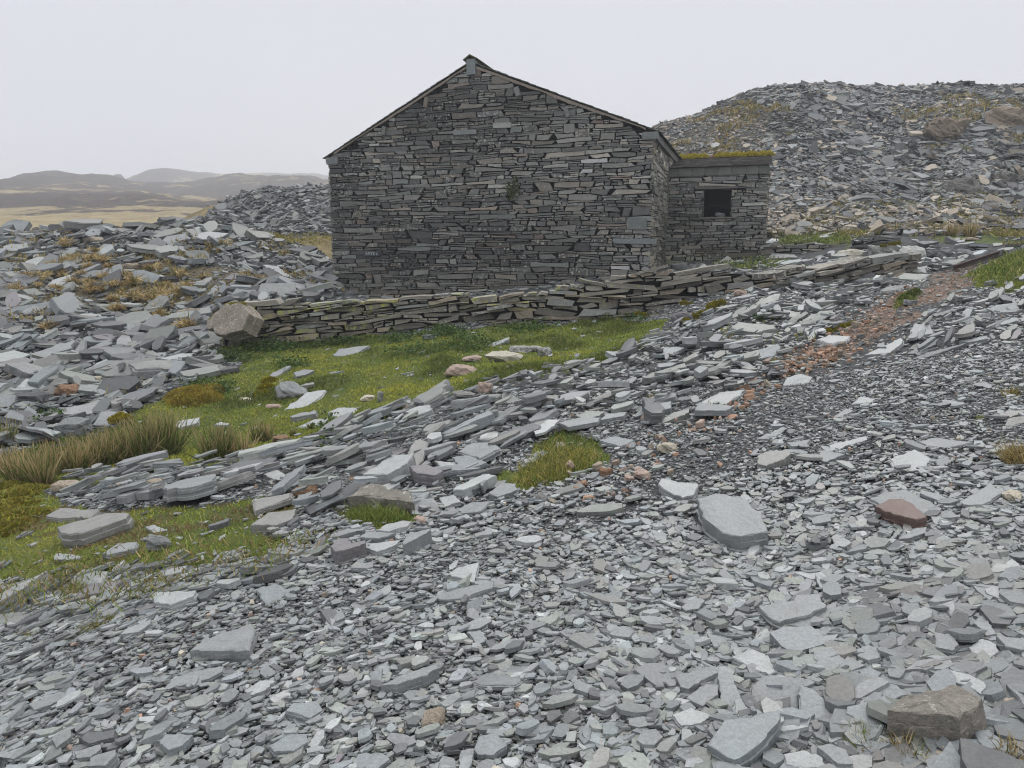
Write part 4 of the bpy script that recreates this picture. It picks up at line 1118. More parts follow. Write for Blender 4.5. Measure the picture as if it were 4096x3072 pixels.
BOULD = """
8|1485 890 1635 1032|.1|tan|.5|yellowish angular stone in the bottom scree
A|2080 1488 2230 1605|.12|cream|.4|rounded cream boulder cut by the right edge
6|1425 500 1550 585|.15|cream|.6|pale granite stone with a brown corner beside the path
6|1300 660 1392 732|.12|pink|.6|pinkish white stone left of the pale slab
6|748 784 836 864|.14|brown|.5|square brown stone by the orange pebbles
6|1330 350 1425 395|.12|pink|.7|flat pink stone at the edge of the bank
5|800 738 932 850|.2|grey|.3|layered grey stone standing in the lower grass
5|262 448 418 528|.3|tan|.4|tan rounded boulder at the foot of the rushes
5|1608 478 1752 558|.3|rust|.6|red-brown rounded rock at the edge of the bank
5|1497 195 1592 248|.22|rust|.3|round orange-brown stone in the grass by the rushes
5|800 428 880 498|.2|tan|.3|twisted tan stone at the upper edge of the stone band
5|278 88 478 228|.5|grey|.6|big grey boulder half hidden by rushes
5|1050 300 1150 330|.1|grey|.3|tiny grey stone lost in the grass
4|578 686 778 818|.3|pale|.5|pale grey boulder with a folded face in the turf
4|1828 518 2082 596|.35|cream|1.|flat-topped boulder covered with yellow and white lichen
4|1578 600 1782 684|.4|pink|.6|knobbly pink boulder in the turf
4|1780 688 1875 800|.4|pink|.9|upright pink speckled stone at the crest
4|1688 545 1805 592|.3|pink|.5|flat pink stone behind the knobbly pink boulder
4|1090 780 1182 826|.25|cream|.3|cream stone in the turf near white pebbles
4|1188 758 1245 832|.15|green|.4|small upright greenish stone beside the white pebbles
4|1960 482 2160 545|.35|brown|1.|lichened boulder behind the flat-topped one
4|2120 490 2220 570|.3|brown|1.|knobbly lichened stone at the right of the boulder row
4|365 795 445 832|.2|cream|.6|small round cream stone in the turf
4|520 832 622 872|.2|pink|.6|low pinkish boulder left of the long pale slab
4|1628 752 1785 850|.35|brown|.8|speckled grey boulder perched on the crest
4|1338 822 1455 884|.3|tan|.3|smooth brown boulder on the crest
4|0 262 178 352|.4|tan|.3|rough tan rock above the leaning block
2|735 702 885 758|.4|tan|.3|tan boulder on the left heap
2|1992 722 2142 834|.5|grey|.4|dark angular boulder against the barn's left corner
2|328 1468 468 1580|.4|rust|.2|rust-brown boulder at the foot of the left heap
2|-40 1515 235 1645|.6|dark|.5|large dark boulder at the left edge of the heap's foot
2|572 1418 662 1478|.25|cream|.3|cream stone among dark slates at the heap's foot
2|1188 588 1298 645|.6|dark|.2|squat dark rock on the left crest
2|485 540 625 605|.5|tan|.4|tan boulder on the left crest
2|1740 655 1860 735|.5|grey|.4|grey block beside the propped pale slab
3|1112 1016 1268 1100|.45|cream|1.1|white-spotted boulder, left of the pair on the terrace
3|1300 988 1478 1102|.45|brown|.9|dark moss-capped boulder between the white-spotted pair
3|1475 998 1652 1106|.45|white|1.|white-crusted boulder, right of the pair on the terrace
3|1728 1012 1928 1090|.45|grey|.4|smooth grey boulder right of the white-crusted one
3|1635 1020 1735 1090|.4|dark|.1|dark angular block between white-crusted and smooth grey boulders
3|900 1152 1088 1258|.5|purple|.4|rounded dark boulder at the upper edge of the bank
3|1500 1320 1600 1372|.2|grey|.3|grey stone with a moss cushion in the orange gravel
3|1860 955 1960 985|.3|tan|.3|small tan stone behind the terrace
3|1280 905 1330 940|.5|cream|.3|cream round stone beyond the low walls
3|1460 860 1540 910|.5|grey|.4|grey stone beyond the low walls
3|1640 250 1930 405|1.6|tan|.5|brown rounded outcrop high on the right heap
3|2030 165 2260 350|1.8|tan|.5|largest brown outcrop at the right edge of the heap
3|1785 595 1998 735|1.4|brown|.6|ribbed brown outcrop above the rushes
3|2050 560 2180 670|1.2|brown|.4|dark cracked outcrop by the right edge
C|1400 380 1580 525|.3|purple|.3|upright purplish stone at the mossy end of the wall
C|1890 205 2000 285|.3|pink|.7|pale pink stone where the wall meets the bank
"""

def curve_pts(P, rg, ratio=11, amp=.016):
    """outline with chipped edges"""
    per = np.linalg.norm(np.roll(P, -1, 0) - P, axis=1); tot = per.sum(); out = []
    for i in range(len(P)):
        a, b = P[i], P[(i + 1) % len(P)]; n = max(2, int(per[i] / tot * ratio * 2.6))
        e = (b - a) / max(per[i], 1e-6); nn = np.array([e[1], -e[0]])
        w = rg.normal(0, amp, n) * tot / 4; w[0] *= .5
        w = np.where(rg.uniform(0, 1, n) < .12, w * 2.6, w)
        for j in range(n):
            out.append(a + (b - a) * (j + (rg.uniform(-.3, .3) if j else 0)) / n + nn * w[j])
    return np.array(out)

def slab_soup(sp, O, frame, thick, tint, yl=0.0, rg=R, m=0, rough=0.0):
    """layered slab: outline O (k,2) counter-clockwise, frame = (origin at the underside, e1, e2, n)"""
    org, e1, e2, n = frame
    k = len(O); c = O.mean(0); D = O - c; Lr = np.linalg.norm(D, axis=1, keepdims=True); size = np.abs(D).max()
    short = max(np.sqrt(np.linalg.eigvalsh(np.cov(D.T))[0]) * 1.6, 1e-3)
    def P(q, z):
        return org + q[:, :1] * e1 + q[:, 1:] * e2 + np.broadcast_to(z, (len(q),))[:, None] * n
    rings = []
    nl = 2 if thick < size * .12 else 4
    zs = np.linspace(-.12, 1, nl + 1)
    off = rg.uniform(-.01, .03)
    taper = rg.uniform(.0, .10)
    for i in range(nl):
        o1 = (rg.normal(0, .022) + taper * (i / nl) - .02) * np.ones(k) + .045 * fbm(np.arange(k) * .33, np.full(k, i * 7.7), int(rg.integers(999)), 2)
        q = c + D * (1 - o1[:, None] * short / np.maximum(Lr, 1e-6) * 1.0)
        z0 = thick * (zs[i] + rg.normal(0, .01)); z1 = thick * zs[i + 1]
        rings.append(P(q, z0 if i else -.12 * thick))
        if i < nl - 1:
            q2 = c + D * (1 - (o1 + rg.normal(0, .008, k))[:, None] * short / np.maximum(Lr, 1e-6))
            rings.append(P(q2, z1 - thick * .03 * rg.uniform(0, 2, k)))
        else:
            q2 = c + D * (1 - (o1 + rg.uniform(0, .01, k))[:, None] * short / np.maximum(Lr, 1e-6))
            rings.append(P(q2, z1 - min(thick * .18, size * .035) * rg.uniform(.4, 1.5, k)))
            last = q2
    # top: bevel ring, then relief rings towards the middle
    rs = [np.clip(1 - .035 * short / np.maximum(Lr, 1e-6) * rg.uniform(.6, 1.6, (k, 1)), .5, 1), .78, .5, .24]
    seed = int(rg.integers(9999)); rel = min(thick * .22, size * .035)
    def relief(q):
        f = fbm(q[:, 0] / size * 1.3 + seed, q[:, 1] / size * 1.3, seed, 3)
        st = np.round(f * 2.6) / 2.6                        # cleavage steps
        return rel * (st * .9 + f * .5)
    for j, r in enumerate(rs):
        q = c + (last - c) * r
        rings.append(P(q, thick + relief(q) - (rel * .3 if j == 0 else 0)))
    V = np.concatenate(rings + [P(c[None], thick + relief(c[None]))])
    if rough:
        d1 = fbm(V[:, 0] / size * 1.6 + V[:, 2] / size * 2.1, V[:, 1] / size * 1.6 - V[:, 2] / size, 5, 4); d2 = fbm(V[:, 0] / size * 5 - V[:, 2] / size * 4, V[:, 1] / size * 5 + V[:, 2] / size * 6, 9, 3)
        dirv = unit(V - (org + n * thick * .5))
        V = V + dirv * (size * rough * (np.round(d1 * 5) / 5 + .5 * d2))[:, None]
    nr = len(rings); F = []; S = []
    i0 = np.arange(k); i1 = np.roll(i0, -1)
    for r in range(nr - 1):
        F.append(np.stack([r * k + i0, r * k + i1, (r + 1) * k + i1, (r + 1) * k + i0], -1).ravel()); S.append(np.full(k, 4))
    F.append(np.stack([(nr - 1) * k + i0, (nr - 1) * k + i1, np.full(k, nr * k)], -1).ravel()); S.append(np.full(k, 3))
    sp.add(V, np.concatenate(F), np.concatenate(S), tint, yl, m)

def boulder_mesh(name, dims, rg, mat, tint, yl=0.0, sub=3, ang=.5, keep=18, rock=1.0):
    """cracked rock: convex hull of random points, refined and roughened"""
    bm = bmesh.new()
    pts = rg.normal(0, 1, (keep, 3)); pts /= np.linalg.norm(pts, axis=1, keepdims=True)
    pts = np.sign(pts) * np.abs(pts) ** ang                # boxier than a ball
    pts *= rg.uniform(.82, 1.08, (keep, 1))
    pts /= np.abs(pts).max(0)
    for p in pts: bm.verts.new(p * np.array(dims) / 2)
    bmesh.ops.convex_hull(bm, input=bm.verts)
    bmesh.ops.delete(bm, geom=[v for v in bm.verts if not v.link_faces], context='VERTS')
    bmesh.ops.triangulate(bm, faces=bm.faces)
    for it in range(sub):
        bmesh.ops.subdivide_edges(bm, edges=bm.edges, cuts=1, use_grid_fill=True)
        if it == 0: bmesh.ops.smooth_vert(bm, verts=bm.verts, factor=.22, use_axis_x=True, use_axis_y=True, use_axis_z=True)
    V = np.array([v.co for v in bm.verts]); s = float(rg.integers(100))
    sz = max(dims)
    q = V / sz
    d1 = fbm(q[:, 0] * 4 + q[:, 2] * 3 + s, q[:, 1] * 4 - q[:, 2] * 5, 3, 4)
    d2 = fbm(q[:, 0] * 13 + q[:, 2] * 9, q[:, 1] * 13 + q[:, 2] * 11 + s, 4, 3)
    nn = unit(V + 1e-9)
    V = V + nn * (sz * rock * (.05 * np.round(d1 * 4) / 4 + .05 * d1 + .02 * d2))[:, None]
    F = []; S = []
    for f in bm.faces: F += [v.index for v in f.verts]; S.append(len(f.verts))
    bm.verts.index_update()
    idx = {v: i for i, v in enumerate(bm.verts)}
    F = [idx[v] for f in bm.faces for v in f.verts]
    bm.free()
    sp = Soup(); sp.add(V, F, S, tint, yl)
    return sp.mesh(name, mat)

placed = []          # (object, label, centre, world outline xy, ref phrase, size)
RING3 = {}
for ln in SLABS.strip().splitlines():
    t, pts, thk, colr, label = ln.split("|")
    px = tile(t, pts); thk = float(thk) / 100
    rg = np.random.default_rng(len(placed) * 13 + 5)
    cpx = px.mean(0)
    g = hit([cpx[0]], [cpx[1]])[0]
    n = normal(g[0], g[1], .25 + .02 * g[1])
    # lean a little towards the viewer so that the outline is not smeared along the slope
    n = unit(n + np.array([0, -.06 - .004 * g[1], 0]) + rg.normal(0, .035, 3))
    if g[1] > 12: n = unit(n + np.array([0, -.10, 0]))
    d = ray(px[:, 0], px[:, 1])
    g = g + n * (.022 if g[1] < 5.5 else .07 if inpoly(cpx[0] / K, cpx[1] / K, BANK) or g[1] > 12 else .03)
    top0 = g + n * thk * .75
    dep0 = project(g)[2]
    want = max(np.ptp(px[:, 0]), np.ptp(px[:, 1])) / F_PX * dep0
    for it in range(30):
        k = (top0 @ n) / (d @ n); Q = d * k[:, None]
        lim = np.linalg.norm(Q - Q.mean(0), axis=1).max()
        if lim < .72 * want and (k > 0).all(): break
        n = unit(n + np.array([0, -.07, 0]))
    org = Q.mean(0) - n * thk
    e1, e2 = frames(n[None], np.array([rg.uniform(0, 6.28)])); e1, e2 = e1[0], e2[0]
    O = np.stack([(Q - Q.mean(0)) @ e1, (Q - Q.mean(0)) @ e2], -1)
    area = .5 * np.sum(O[:, 0] * np.roll(O[:, 1], -1) - np.roll(O[:, 0], -1) * O[:, 1])
    if area < 0: O = O[::-1]
    O = curve_pts(O, rg)
    c0 = org.copy()
    sp = Soup()
    tn = pal('tan' if colr == 'rock' else 'grey' if (colr == 'brown' and t in '78B') else colr, rg.uniform(.1, .5), .06) * np.array([1.22, 1.22, 1.22, 1])
    if colr == 'rock': tn = np.array([.185, .172, .15, .75])
    slab_soup(sp, O, (org, e1, e2, n), thk, tn, .1 if colr == 'rock' else 0.0, rg, rough=.14 if colr == 'rock' else 0.0)
    o = sp.build("boulder" if colr == 'rock' else "slate_slab", M_ROCK if colr == 'rock' else M_SLATE, origin=c0)
    tag(o, label, "boulder" if colr == 'rock' else "slate slab")
    placed.append((o, label, Q.mean(0), Q[:, :2], lim)); RING3[label] = Q

for ln in BOULD.strip().splitlines():
    t, bb, dep, colr, lich, label = ln.split("|")
    b = tile(t, bb); (u0, v0), (u1, v1) = b
    rg = np.random.default_rng(len(placed) * 7 + 3)
    g = hit([(u0 + u1) / 2], [v1 - .12 * (v1 - v0)])[0]
    dpt = project(g)[2]
    w = (u1 - u0) / F_PX * dpt; h = (v1 - v0) / F_PX * dpt
    dep = min(float(dep), w * .95)
    hh = max(h * 1.0 - dep * .25, h * .72)
    angle = .5 if colr in ('brown', 'grey', 'dark', 'green') else .75
    oc = 'outcrop' in label
    me = boulder_mesh("boulder", (w * 1.04, dep, hh * (1.5 if oc else 1.15)), rg, M_ROCK, pal(colr, float(lich), .05) * (np.array([.74, .72, .7, 1]) if oc else 1), sub=4 if oc else 3, rock=1.5 if oc else 1.0, yl=0.0) if oc else boulder_mesh("boulder", (w * 1.04, dep, hh * 1.15), rg, M_ROCK, pal(colr, float(lich), .05), .35 if float(lich) > .85 else 0.0, ang=angle, keep=16 if angle < .6 else 30)
    o = bpy.data.objects.new("boulder", me); COL.objects.link(o)
    cc = g + np.array([0, dep * .42, hh * .40]); o.location = cc
    o.rotation_euler = (0, rg.uniform(-.12, .12), rg.uniform(-.2, .2))
    tag(o, label, "rocky outcrop" if "outcrop" in label else "boulder")
    if "outcrop" in label: o.name = "rocky_outcrop"; o.data.name = "rocky_outcrop"
    ring = np.array([[math.cos(a) * w / 2, math.sin(a) * dep / 2] for a in np.linspace(0, 6.28, 12)[:-1]]) + cc[:2]
    placed.append((o, label, cc, ring, w / 2))

# the block leaning on the left end of the wall (traced face, real thickness)
rg = np.random.default_rng(3)
px = tile('4', "185 345 300 240 385 232 440 300 395 395 270 425 190 395")
g = hit([px[:, 0].mean()], [px[:, 1].max()])[0]
nf = unit(np.array([-.28, -.86, .42])); top0 = pt(484, 690, 16.0)
d = ray(px[:, 0], px[:, 1]); Q = d * ((top0 @ nf) / (d @ nf))[:, None]
e1, e2 = frames(nf[None], np.array([0.0])); e1, e2 = e1[0], e2[0]
O = np.stack([(Q - Q.mean(0)) @ e1, (Q - Q.mean(0)) @ e2], -1)
if np.sum(O[:, 0] * np.roll(O[:, 1], -1) - np.roll(O[:, 0], -1) * O[:, 1]) < 0: O = O[::-1]
sp = Soup(); slab_soup(sp, curve_pts(O, rg), (Q.mean(0) - nf * .42, e1, e2, nf), .42, np.array([.235, .205, .17, .85]), .15, rg, rough=.08)
lean = sp.build("leaning_block", M_ROCK, origin=Q.mean(0)); tag(lean, "brown block with moss on its upper edges leaning on the wall's left end", "stone block")
sp = Soup(); C = np.array([Q[1] * (1 - f) + Q[2] * f for f in np.linspace(0, 1, 6)] + [Q[0] * (1 - f) + Q[1] * f for f in (.2, .4, .5)]) + nf * -.08 + np.array([0, 0, -.02])
moss_soup(sp, C, .09, .06, 900, (.22, .19, .012), 4)
o = bpy.data.objects.new("moss", sp.mesh("moss", M_BLADE, Q.mean(0))); COL.objects.link(o); o.parent = lean
placed.append((lean, lean["label"], Q.mean(0), Q[:, :2], .5))

# loose stone on the window sill of the shed
me = boulder_mesh("boulder", (.42, .2, .16), np.random.default_rng(8), M_ROCK, pal('grey', .3, 0) * np.array([.7, .7, .7, 1]))
o = bpy.data.objects.new("boulder", me); COL.objects.link(o); o.location = ow(x0 + .62 * (x1 - x0), y0 + .06, .0, .1); o.rotation_euler = (0, .15, .3)
tag(o, "loose stone left on the window sill of the shed", "boulder")

# rusty iron rail lying at the top of the path
def bar(name, a, b, w, h, label, cat):
    a = np.array(a); b = np.array(b); e = unit(b - a); nx = unit(np.cross(e, Z_)); nz = np.cross(nx, e)
    sp = Soup()
    prof = [(-w, 0), (w, 0), (w, h * .18), (w * .25, h * .26), (w * .25, h * .72), (w * .8, h * .8), (w * .8, h), (-w * .8, h), (-w * .8, h * .8), (-w * .25, h * .72), (-w * .25, h * .26), (-w, h * .18)]
    P = np.array([a + nx * x + nz * z for x, z in prof] + [b + nx * x + nz * z for x, z in prof]); k = len(prof)
    F = list(range(k))[::-1] + list(range(k, 2 * k)); S = [k, k]
    for i in range(k): j = (i + 1) % k; F += [i, j, j + k, i + k]; S.append(4)
    sp.add(P, F, S, (.05, .030, .027, 0))
    return tag(sp.build(name, M_IRON, origin=(a + b) / 2), label, cat)
p0 = hit([3845 - 30], [1090 - 2])[0]; p1 = hit([4010], [1025])[0]
p1 = p1 + np.array([0, 0, .06]); p0 = p0 + np.array([0, 0, .03])
bar("iron_rail", p0, p1, .045, .13, "rusty iron rail lying at the top of the gravel path", "rail")
# ------------------------------------------------------------------ masks of the traced stones, so that chips do not poke through
_C = [(p[3], p[3].mean(0)) for p in placed]
def covered(X, Y, grow=1.06):
    r = np.zeros(X.shape, bool)
    for q0, c0 in _C:
        q = c0 + (q0 - c0) * grow; lo, hi = q.min(0), q.max(0)
        k = np.where((X > lo[0]) & (X < hi[0]) & (Y > lo[1]) & (Y < hi[1]))[0]
        if len(k): r[k] |= inpoly(X[k], Y[k], q)
    return r

def in_view(X, Y, Z, mx=.08):
    u, v, d = project(np.stack([X, Y, Z], -1))
    return (u > -4096 * mx) & (u < 4096 * (1 + mx)) & (v < 3072 * (1 + mx) + 60) & (Y > .6), u / K, v / K

PATH_DIR = math.atan2(.72, .70)
def lay(sp, X, Y, size, k=6, thin=(.06, .17), tilt=.10, elong=(.38, .8), lift=.0, tints=None, yaw=PATH_DIR, yawsd=.9, tiers=1, ins=.03, dip=None, m=0, rel=.12, zoff=None, yl=0.0, tmax=9):
    N = len(X)
    if N == 0: return
    Z = H(X, Y); n = normal(X, Y, .06 + .02 * np.abs(Y))
    a = size * .5; b = a * R.uniform(*elong, N); t = np.minimum(size * R.uniform(*thin, N), tmax)
    n = n + R.normal(0, 1, (N, 3)) * (np.broadcast_to(tilt, (N,)))[:, None]
    if dip is not None: n = n + np.asarray(dip)
    n = unit(n)
    e1, e2 = frames(n, R.normal(yaw, yawsd, N))
    O = outlines(N, k, a, b, .45, .34)
    C = np.stack([X, Y, Z + (R.uniform(0, 1, N) ** 1.5 * lift if zoff is None else zoff)], -1)
    if tints is None: tints = slate_tints(N)
    prisms(sp, C, e1, e2, n, O, t, tints, yl, ins=ins, tiers=tiers, m=m, rel=rel, flare=.01)

# ---- chips of the path and the foreground scree -------------------------------------------------
def scree_points(n, y0, y1, p=1.0):
    Y = (R.uniform(y0 ** p, y1 ** p, n)) ** (1 / p) if p != 0 else np.exp(R.uniform(math.log(y0), math.log(y1), n))
    X = Y * R.uniform(-.86, .86, n) + R.uniform(-.2, .2, n)
    return X, Y
def filt_scree(X, Y, grass_keep=.05):
    Z = H(X, Y); ok, u, v = in_view(X, Y, Z)
    c = classify(X, Y, Z)
    g = c["grass"]; ok &= ~(g & (R.uniform(0, 1, len(X)) > grass_keep))
    ok &= ~(c["pink"] & (R.uniform(0, 1, len(X)) > .35))
    ok &= ~covered(X, Y)
    hollow = inpoly(u, v, LHEAP) | inpoly(u, v, FHEAP) | inpoly(u, v, RHEAP)
    ok &= ~hollow
    return ok
# density falls along the trodden line of fine gravel, which stays dark
def path_fine(u, v):
    line = np.array([[2050, 620], [1900, 720], [1750, 860], [1500, 1010], [1250, 1140], [950, 1235], [600, 1330], [250, 1440]])
    d = np.full(np.shape(u), 1e9)
    for (a, b), (c, e) in zip(line[:-1], line[1:]):
        t = np.clip(((u - a) * (c - a) + (v - b) * (e - b)) / ((c - a) ** 2 + (e - b) ** 2), 0, 1)
        w = 1.0
        d = np.minimum(d, np.hypot((u - a - t * (c - a)) * .45, v - b - t * (e - b)))
    return np.exp(-(d / 40.0) ** 2)

chips = Soup()
for n, y0, y1, smin, smed, ssd, lift, k, ti in ((92000, 1.5, 4.2, .007, .019, .55, .022, 5, .18), (15000, 1.5, 4.4, .03, .046, .32, .030, 6, .13),
                                               (82000, 4.0, 8.5, .010, .026, .52, .026, 5, .16), (46000, 8.0, 19, .02, .045, .45, .03, 5, .14),
                                               (5200, 1.5, 5, .05, .075, .28, .035, 7, .11), (6000, 5, 17, .05, .095, .32, .045, 7, .12)):
    X, Y = scree_points(n, y0, y1, 2.0)
    Z = H(X, Y); _, u, v = in_view(X, Y, Z)
    f = path_fine(u, v)
    big = smed > .06
    keep = filt_scree(X, Y, .03) & (R.uniform(0, 1, n) > f * (.6 if big else .12))
    size = np.clip(R.lognormal(math.log(smed), ssd, n), smin, .26)
    # the bottom right corner is coarser
    br = np.clip((u - 1100) / 900, 0, 1) * np.clip((v - 1050) / 450, 0, 1)
    size0 = size * 1.0
    size = size * (1 + .85 * br) * (1 - .15 * f)
    X, Y, size = X[keep], Y[keep], size[keep]
    T = slate_tints(len(X), .25, .12, .07, .03, .006)
    T[:, :3] *= (np.clip((size0[keep] / .034) ** .6, .38, 1.28 - .32 * br[keep]) * (1 - .12 * f[keep]))[:, None]
    lay(chips, X, Y, size, k, tilt=ti, lift=lift * 1.0, tints=T, yawsd=.85, tiers=1, dip=(.0, .0, 0))
# small light and orange pebbles among the chips
X, Y = scree_points(2600, 1.6, 16, 1.5); kp = filt_scree(X, Y, .01); X, Y = X[kp], Y[kp]
T = np.array([pal(random.choice(['orange', 'orange', 'pink', 'tan', 'cream', 'white']), .2) for _ in X])
lay(chips, X, Y, R.lognormal(math.log(.026), .3, len(X)), 6, (.4, .7), .2, (.6, .95), .02, T, ins=.25)
tag(chips.build("slate_chips", M_SLATE), kind="stuff")

# ---- bank slabs and mid-size slabs: the biggest become objects of their own -------------------
cand = []          # X, Y, size, zone
def zone(n, y0, y1, polys, smed, ssd, smax, name, p=1.4, xr=.8):
    X, Y = scree_points(n, y0, y1, p); Z = H(X, Y); ok, u, v = in_view(X, Y, Z)
    if isinstance(polys, np.ndarray): polys = [polys]
    r = np.zeros(n, bool)
    for q in polys: r |= inpoly(u, v, q)
    r &= ok
    return X[r], Y[r], np.clip(R.lognormal(math.log(smed), ssd, r.sum()), smed * .4, smax)
bank = Soup()
loose = []
def add_zone(X, Y, S, tilt, lift, thin, name, n_obj_px, wd=.26, yawsd=.55, coverskip=True, dip=(-.03, .02, 0), tmax=.16, elong=(.35, .72), gain=1.0):
    N = len(X); T = slate_tints(N, .5, wd, .10, .08, .02); T[:, :3] *= gain
    cov = covered(X, Y, 1.35) if coverskip else np.zeros(N, bool)
    Z = H(X, Y); dep = project(np.stack([X, Y, Z], -1))[2]
    pxs = S / dep * F_PX
    single = (pxs > n_obj_px) & ~cov
    zo = R.uniform(0, 1, N) ** 1.3 * lift
    rest = ~single & ~cov
    lay(bank, X[rest], Y[rest], S[rest], 8, thin, tilt, elong, lift, T[rest], yawsd=yawsd, tiers=2, dip=dip, zoff=zo[rest], tmax=tmax)
    for i in np.where(single)[0]:
        loose.append((X[i], Y[i], S[i], zo[i], T[i], tilt, thin, name, yawsd, dip, pxs[i], tmax, elong))
add_zone(*zone(8000, 5, 22, BANK, .22, .52, 1.0, "bank"), .13, .16, (.05, .15), "bank", 112, yawsd=.5, elong=(.2, .55), wd=.2, gain=1.15, tmax=.11)
add_zone(*zone(2600, 3.2, 7, LOWB, .11, .5, .5, "bank"), .13, .05, (.05, .16), "lower edge", 165)
add_zone(*zone(2600, 8, 17, RBANK, .27, .45, .85, "right bank"), .13, .14, (.04, .10), "right bank", 105, dip=(-.16, -.03, 0), yawsd=.22, elong=(.14, .42))
add_zone(*zone(3600, 1.5, 3.6, CORNER, .10, .42, .28, "corner"), .14, .035, (.05, .12), "corner", 205, wd=.25, gain=.88)
add_zone(*zone(800, 15, 27, TERR, .35, .5, .9, "terrace"), .12, .12, (.07, .2), "terrace", 92)
BEHIND = poly("700 600,1000 600,1440 560,1440 610,1300 640,1000 660,760 660,690 650")
X, Y, S = zone(1800, 17.6, 26, BEHIND, .2, .5, .6, "terrace")
add_zone(X, Y, S, .2, .06, (.06, .2), "terrace", 150)
SHELF = poly("1440 578,1700 560,1850 556,1990 546,1990 562,1700 606,1450 614")
X, Y, S = zone(5000, 15, 25, SHELF, .2, .5, .6, "terrace", 1.0)
add_zone(X, Y, S, .16, .06, (.06, .2), "terrace", 120)
# scattered slabs over the open scree
X, Y = scree_points(300, 1.9, 12, 1.3); kp = filt_scree(X, Y, .0); X, Y = X[kp], Y[kp]
add_zone(X, Y, np.clip(R.lognormal(math.log(.12), .35, len(X)), .06, .26), .07, .03, (.04, .12), "scree", 120, wd=.12)
# stones in the turf
X, Y = scree_points(520, 5, 17, 1.2); Z = H(X, Y); ok, u, v = in_view(X, Y, Z); c = classify(X, Y, Z)
kp = ok & c["grass"] & ~covered(X, Y); X, Y = X[kp], Y[kp]
add_zone(X, Y, np.clip(R.lognormal(math.log(.11), .55, len(X)), .04, .45), .10, .02, (.08, .2), "turf", 140, wd=.1)

# ---- left heap, far heap, right heap ----------------------------------------------------------
def heap(polys, x0, x1, y0, y1, n, smed, ssd, smax, tilt, lift, name, single_px, p=1.0, wd=.36, thin=(.10, .32), mat=None, ds=None, smin=.0):
    X = R.uniform(x0, x1, n); Y = R.uniform(y0 ** p, y1 ** p, n) ** (1 / p)
    Z = H(X, Y); ok, u, v = in_view(X, Y, Z, .04)
    r = inpoly(u, v, polys) & ok
    c = classify(X, Y, Z)
    dens = np.where(c["dry"], ds if ds is not None else .9, 1.0)
    r &= R.uniform(0, 1, n) < dens
    X, Y = X[r], Y[r]
    S = np.clip(R.lognormal(math.log(smed), ssd, len(X)), smin, smax)
    S = S * (1 + .5 * np.clip(fbm(X / 4, Y / 4, 55, 3), -.6, 1.2))
    return X, Y, S
bank_main = bank
heaps = {}
for nm, args in (("left_heap_rubble", (LHEAP, -24, 1, 10.5, 29, 21000, .18, .75, 1.2, .24, .16, "left heap", 96, 1.0, .36, (.1, .3), None, .4)),
                 ("far_heap_rubble", (FHEAP, -24, 0, 36, 52, 14000, .27, .55, 1.1, .26, .2, "far heap", 1e9)),
                 ("right_heap_rubble", (RHEAP, 7, 46, 24, 56, 130000, .20, .62, 1.2, .24, .25, "right heap", 1e9))):
    X, Y, S = heap(*args)
    bank = Soup()
    if nm == "left_heap_rubble":
        # small stuff between the slabs
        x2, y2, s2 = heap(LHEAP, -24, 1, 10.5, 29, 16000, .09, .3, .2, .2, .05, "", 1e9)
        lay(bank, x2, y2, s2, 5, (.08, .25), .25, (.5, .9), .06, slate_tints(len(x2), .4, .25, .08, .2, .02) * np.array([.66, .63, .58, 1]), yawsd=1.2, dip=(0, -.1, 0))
        ex = R.uniform(0, 1, len(X)) < .07
        S = np.where(ex, np.clip(S * 2.2, 0, 1.25), S)
        add_zone(X, Y, S, .24, .16, (.05, .18), "left heap", 112, wd=.36, yawsd=.8, dip=(.02, -.05, 0), tmax=.22)
    else:
        y_ = S * 0
        T = slate_tints(len(X), .4, .34, .10, .10, .02); T[:, :3] *= .76
        if nm == "right_heap_rubble":
            # warmer, finer left flank; browner foot
            Z = H(X, Y); _, u, v = in_view(X, Y, Z)
            fl = np.clip((1720 - u) / 120, 0, 1) * np.clip((v - 215) / 30, 0, 1); S = S * (1 - .35 * fl)
            ft = np.clip((v - 425) / 50, 0, 1); k = R.uniform(0, 1, len(X)) < .45 * ft + .35 * fl + .08
            T[k, :3] = np.array(PAL['tan']) * R.lognormal(-.1, .25, (k.sum(), 1))
            dk = np.clip((fbm(X / 5, Y / 5, 71, 3) - .12) * 3, 0, .5); T[:, :3] *= (1 - dk)[:, None]
        lay(bank, X, Y, S, 6, (.05, .16), .26, (.3, .75), .2, T, yaw=.1, yawsd=1.0, tiers=2, dip=(0, -.04, 0))
    heaps[nm] = bank
tag(bank_main.build("slate_rubble", M_SLATE), kind="stuff")
for nm, b in heaps.items(): tag(b.build(nm, M_FAR), kind="stuff")

# chips that lie on the half-buried rock
hp = [p for p in placed if "half-buried" in p[1]][0]
q = R.uniform(hp[3].min(0), hp[3].max(0), (400, 2)); q = q[inpoly(q[:, 0], q[:, 1], hp[3])]
e = (q[:, 0] - hp[2][0]) / (np.ptp(hp[3][:, 0]) / 2); q = q[R.uniform(0, 1, len(q)) < .12 + .5 * np.clip(e, 0, 1)]
sp = Soup(); lay(sp, q[:, 0], q[:, 1], np.clip(R.lognormal(math.log(.05), .4, len(q)), .02, .12), 6, tilt=.06, zoff=np.c_[q, np.ones(len(q))] @ np.linalg.lstsq(np.c_[RING3[hp[1]][:, :2], np.ones(len(hp[3]))], RING3[hp[1]][:, 2], rcond=None)[0] - H(q[:, 0], q[:, 1]) + .012, tints=slate_tints(len(q), .2))
tag(sp.build("chips_on_rock", M_SLATE), kind="stuff")
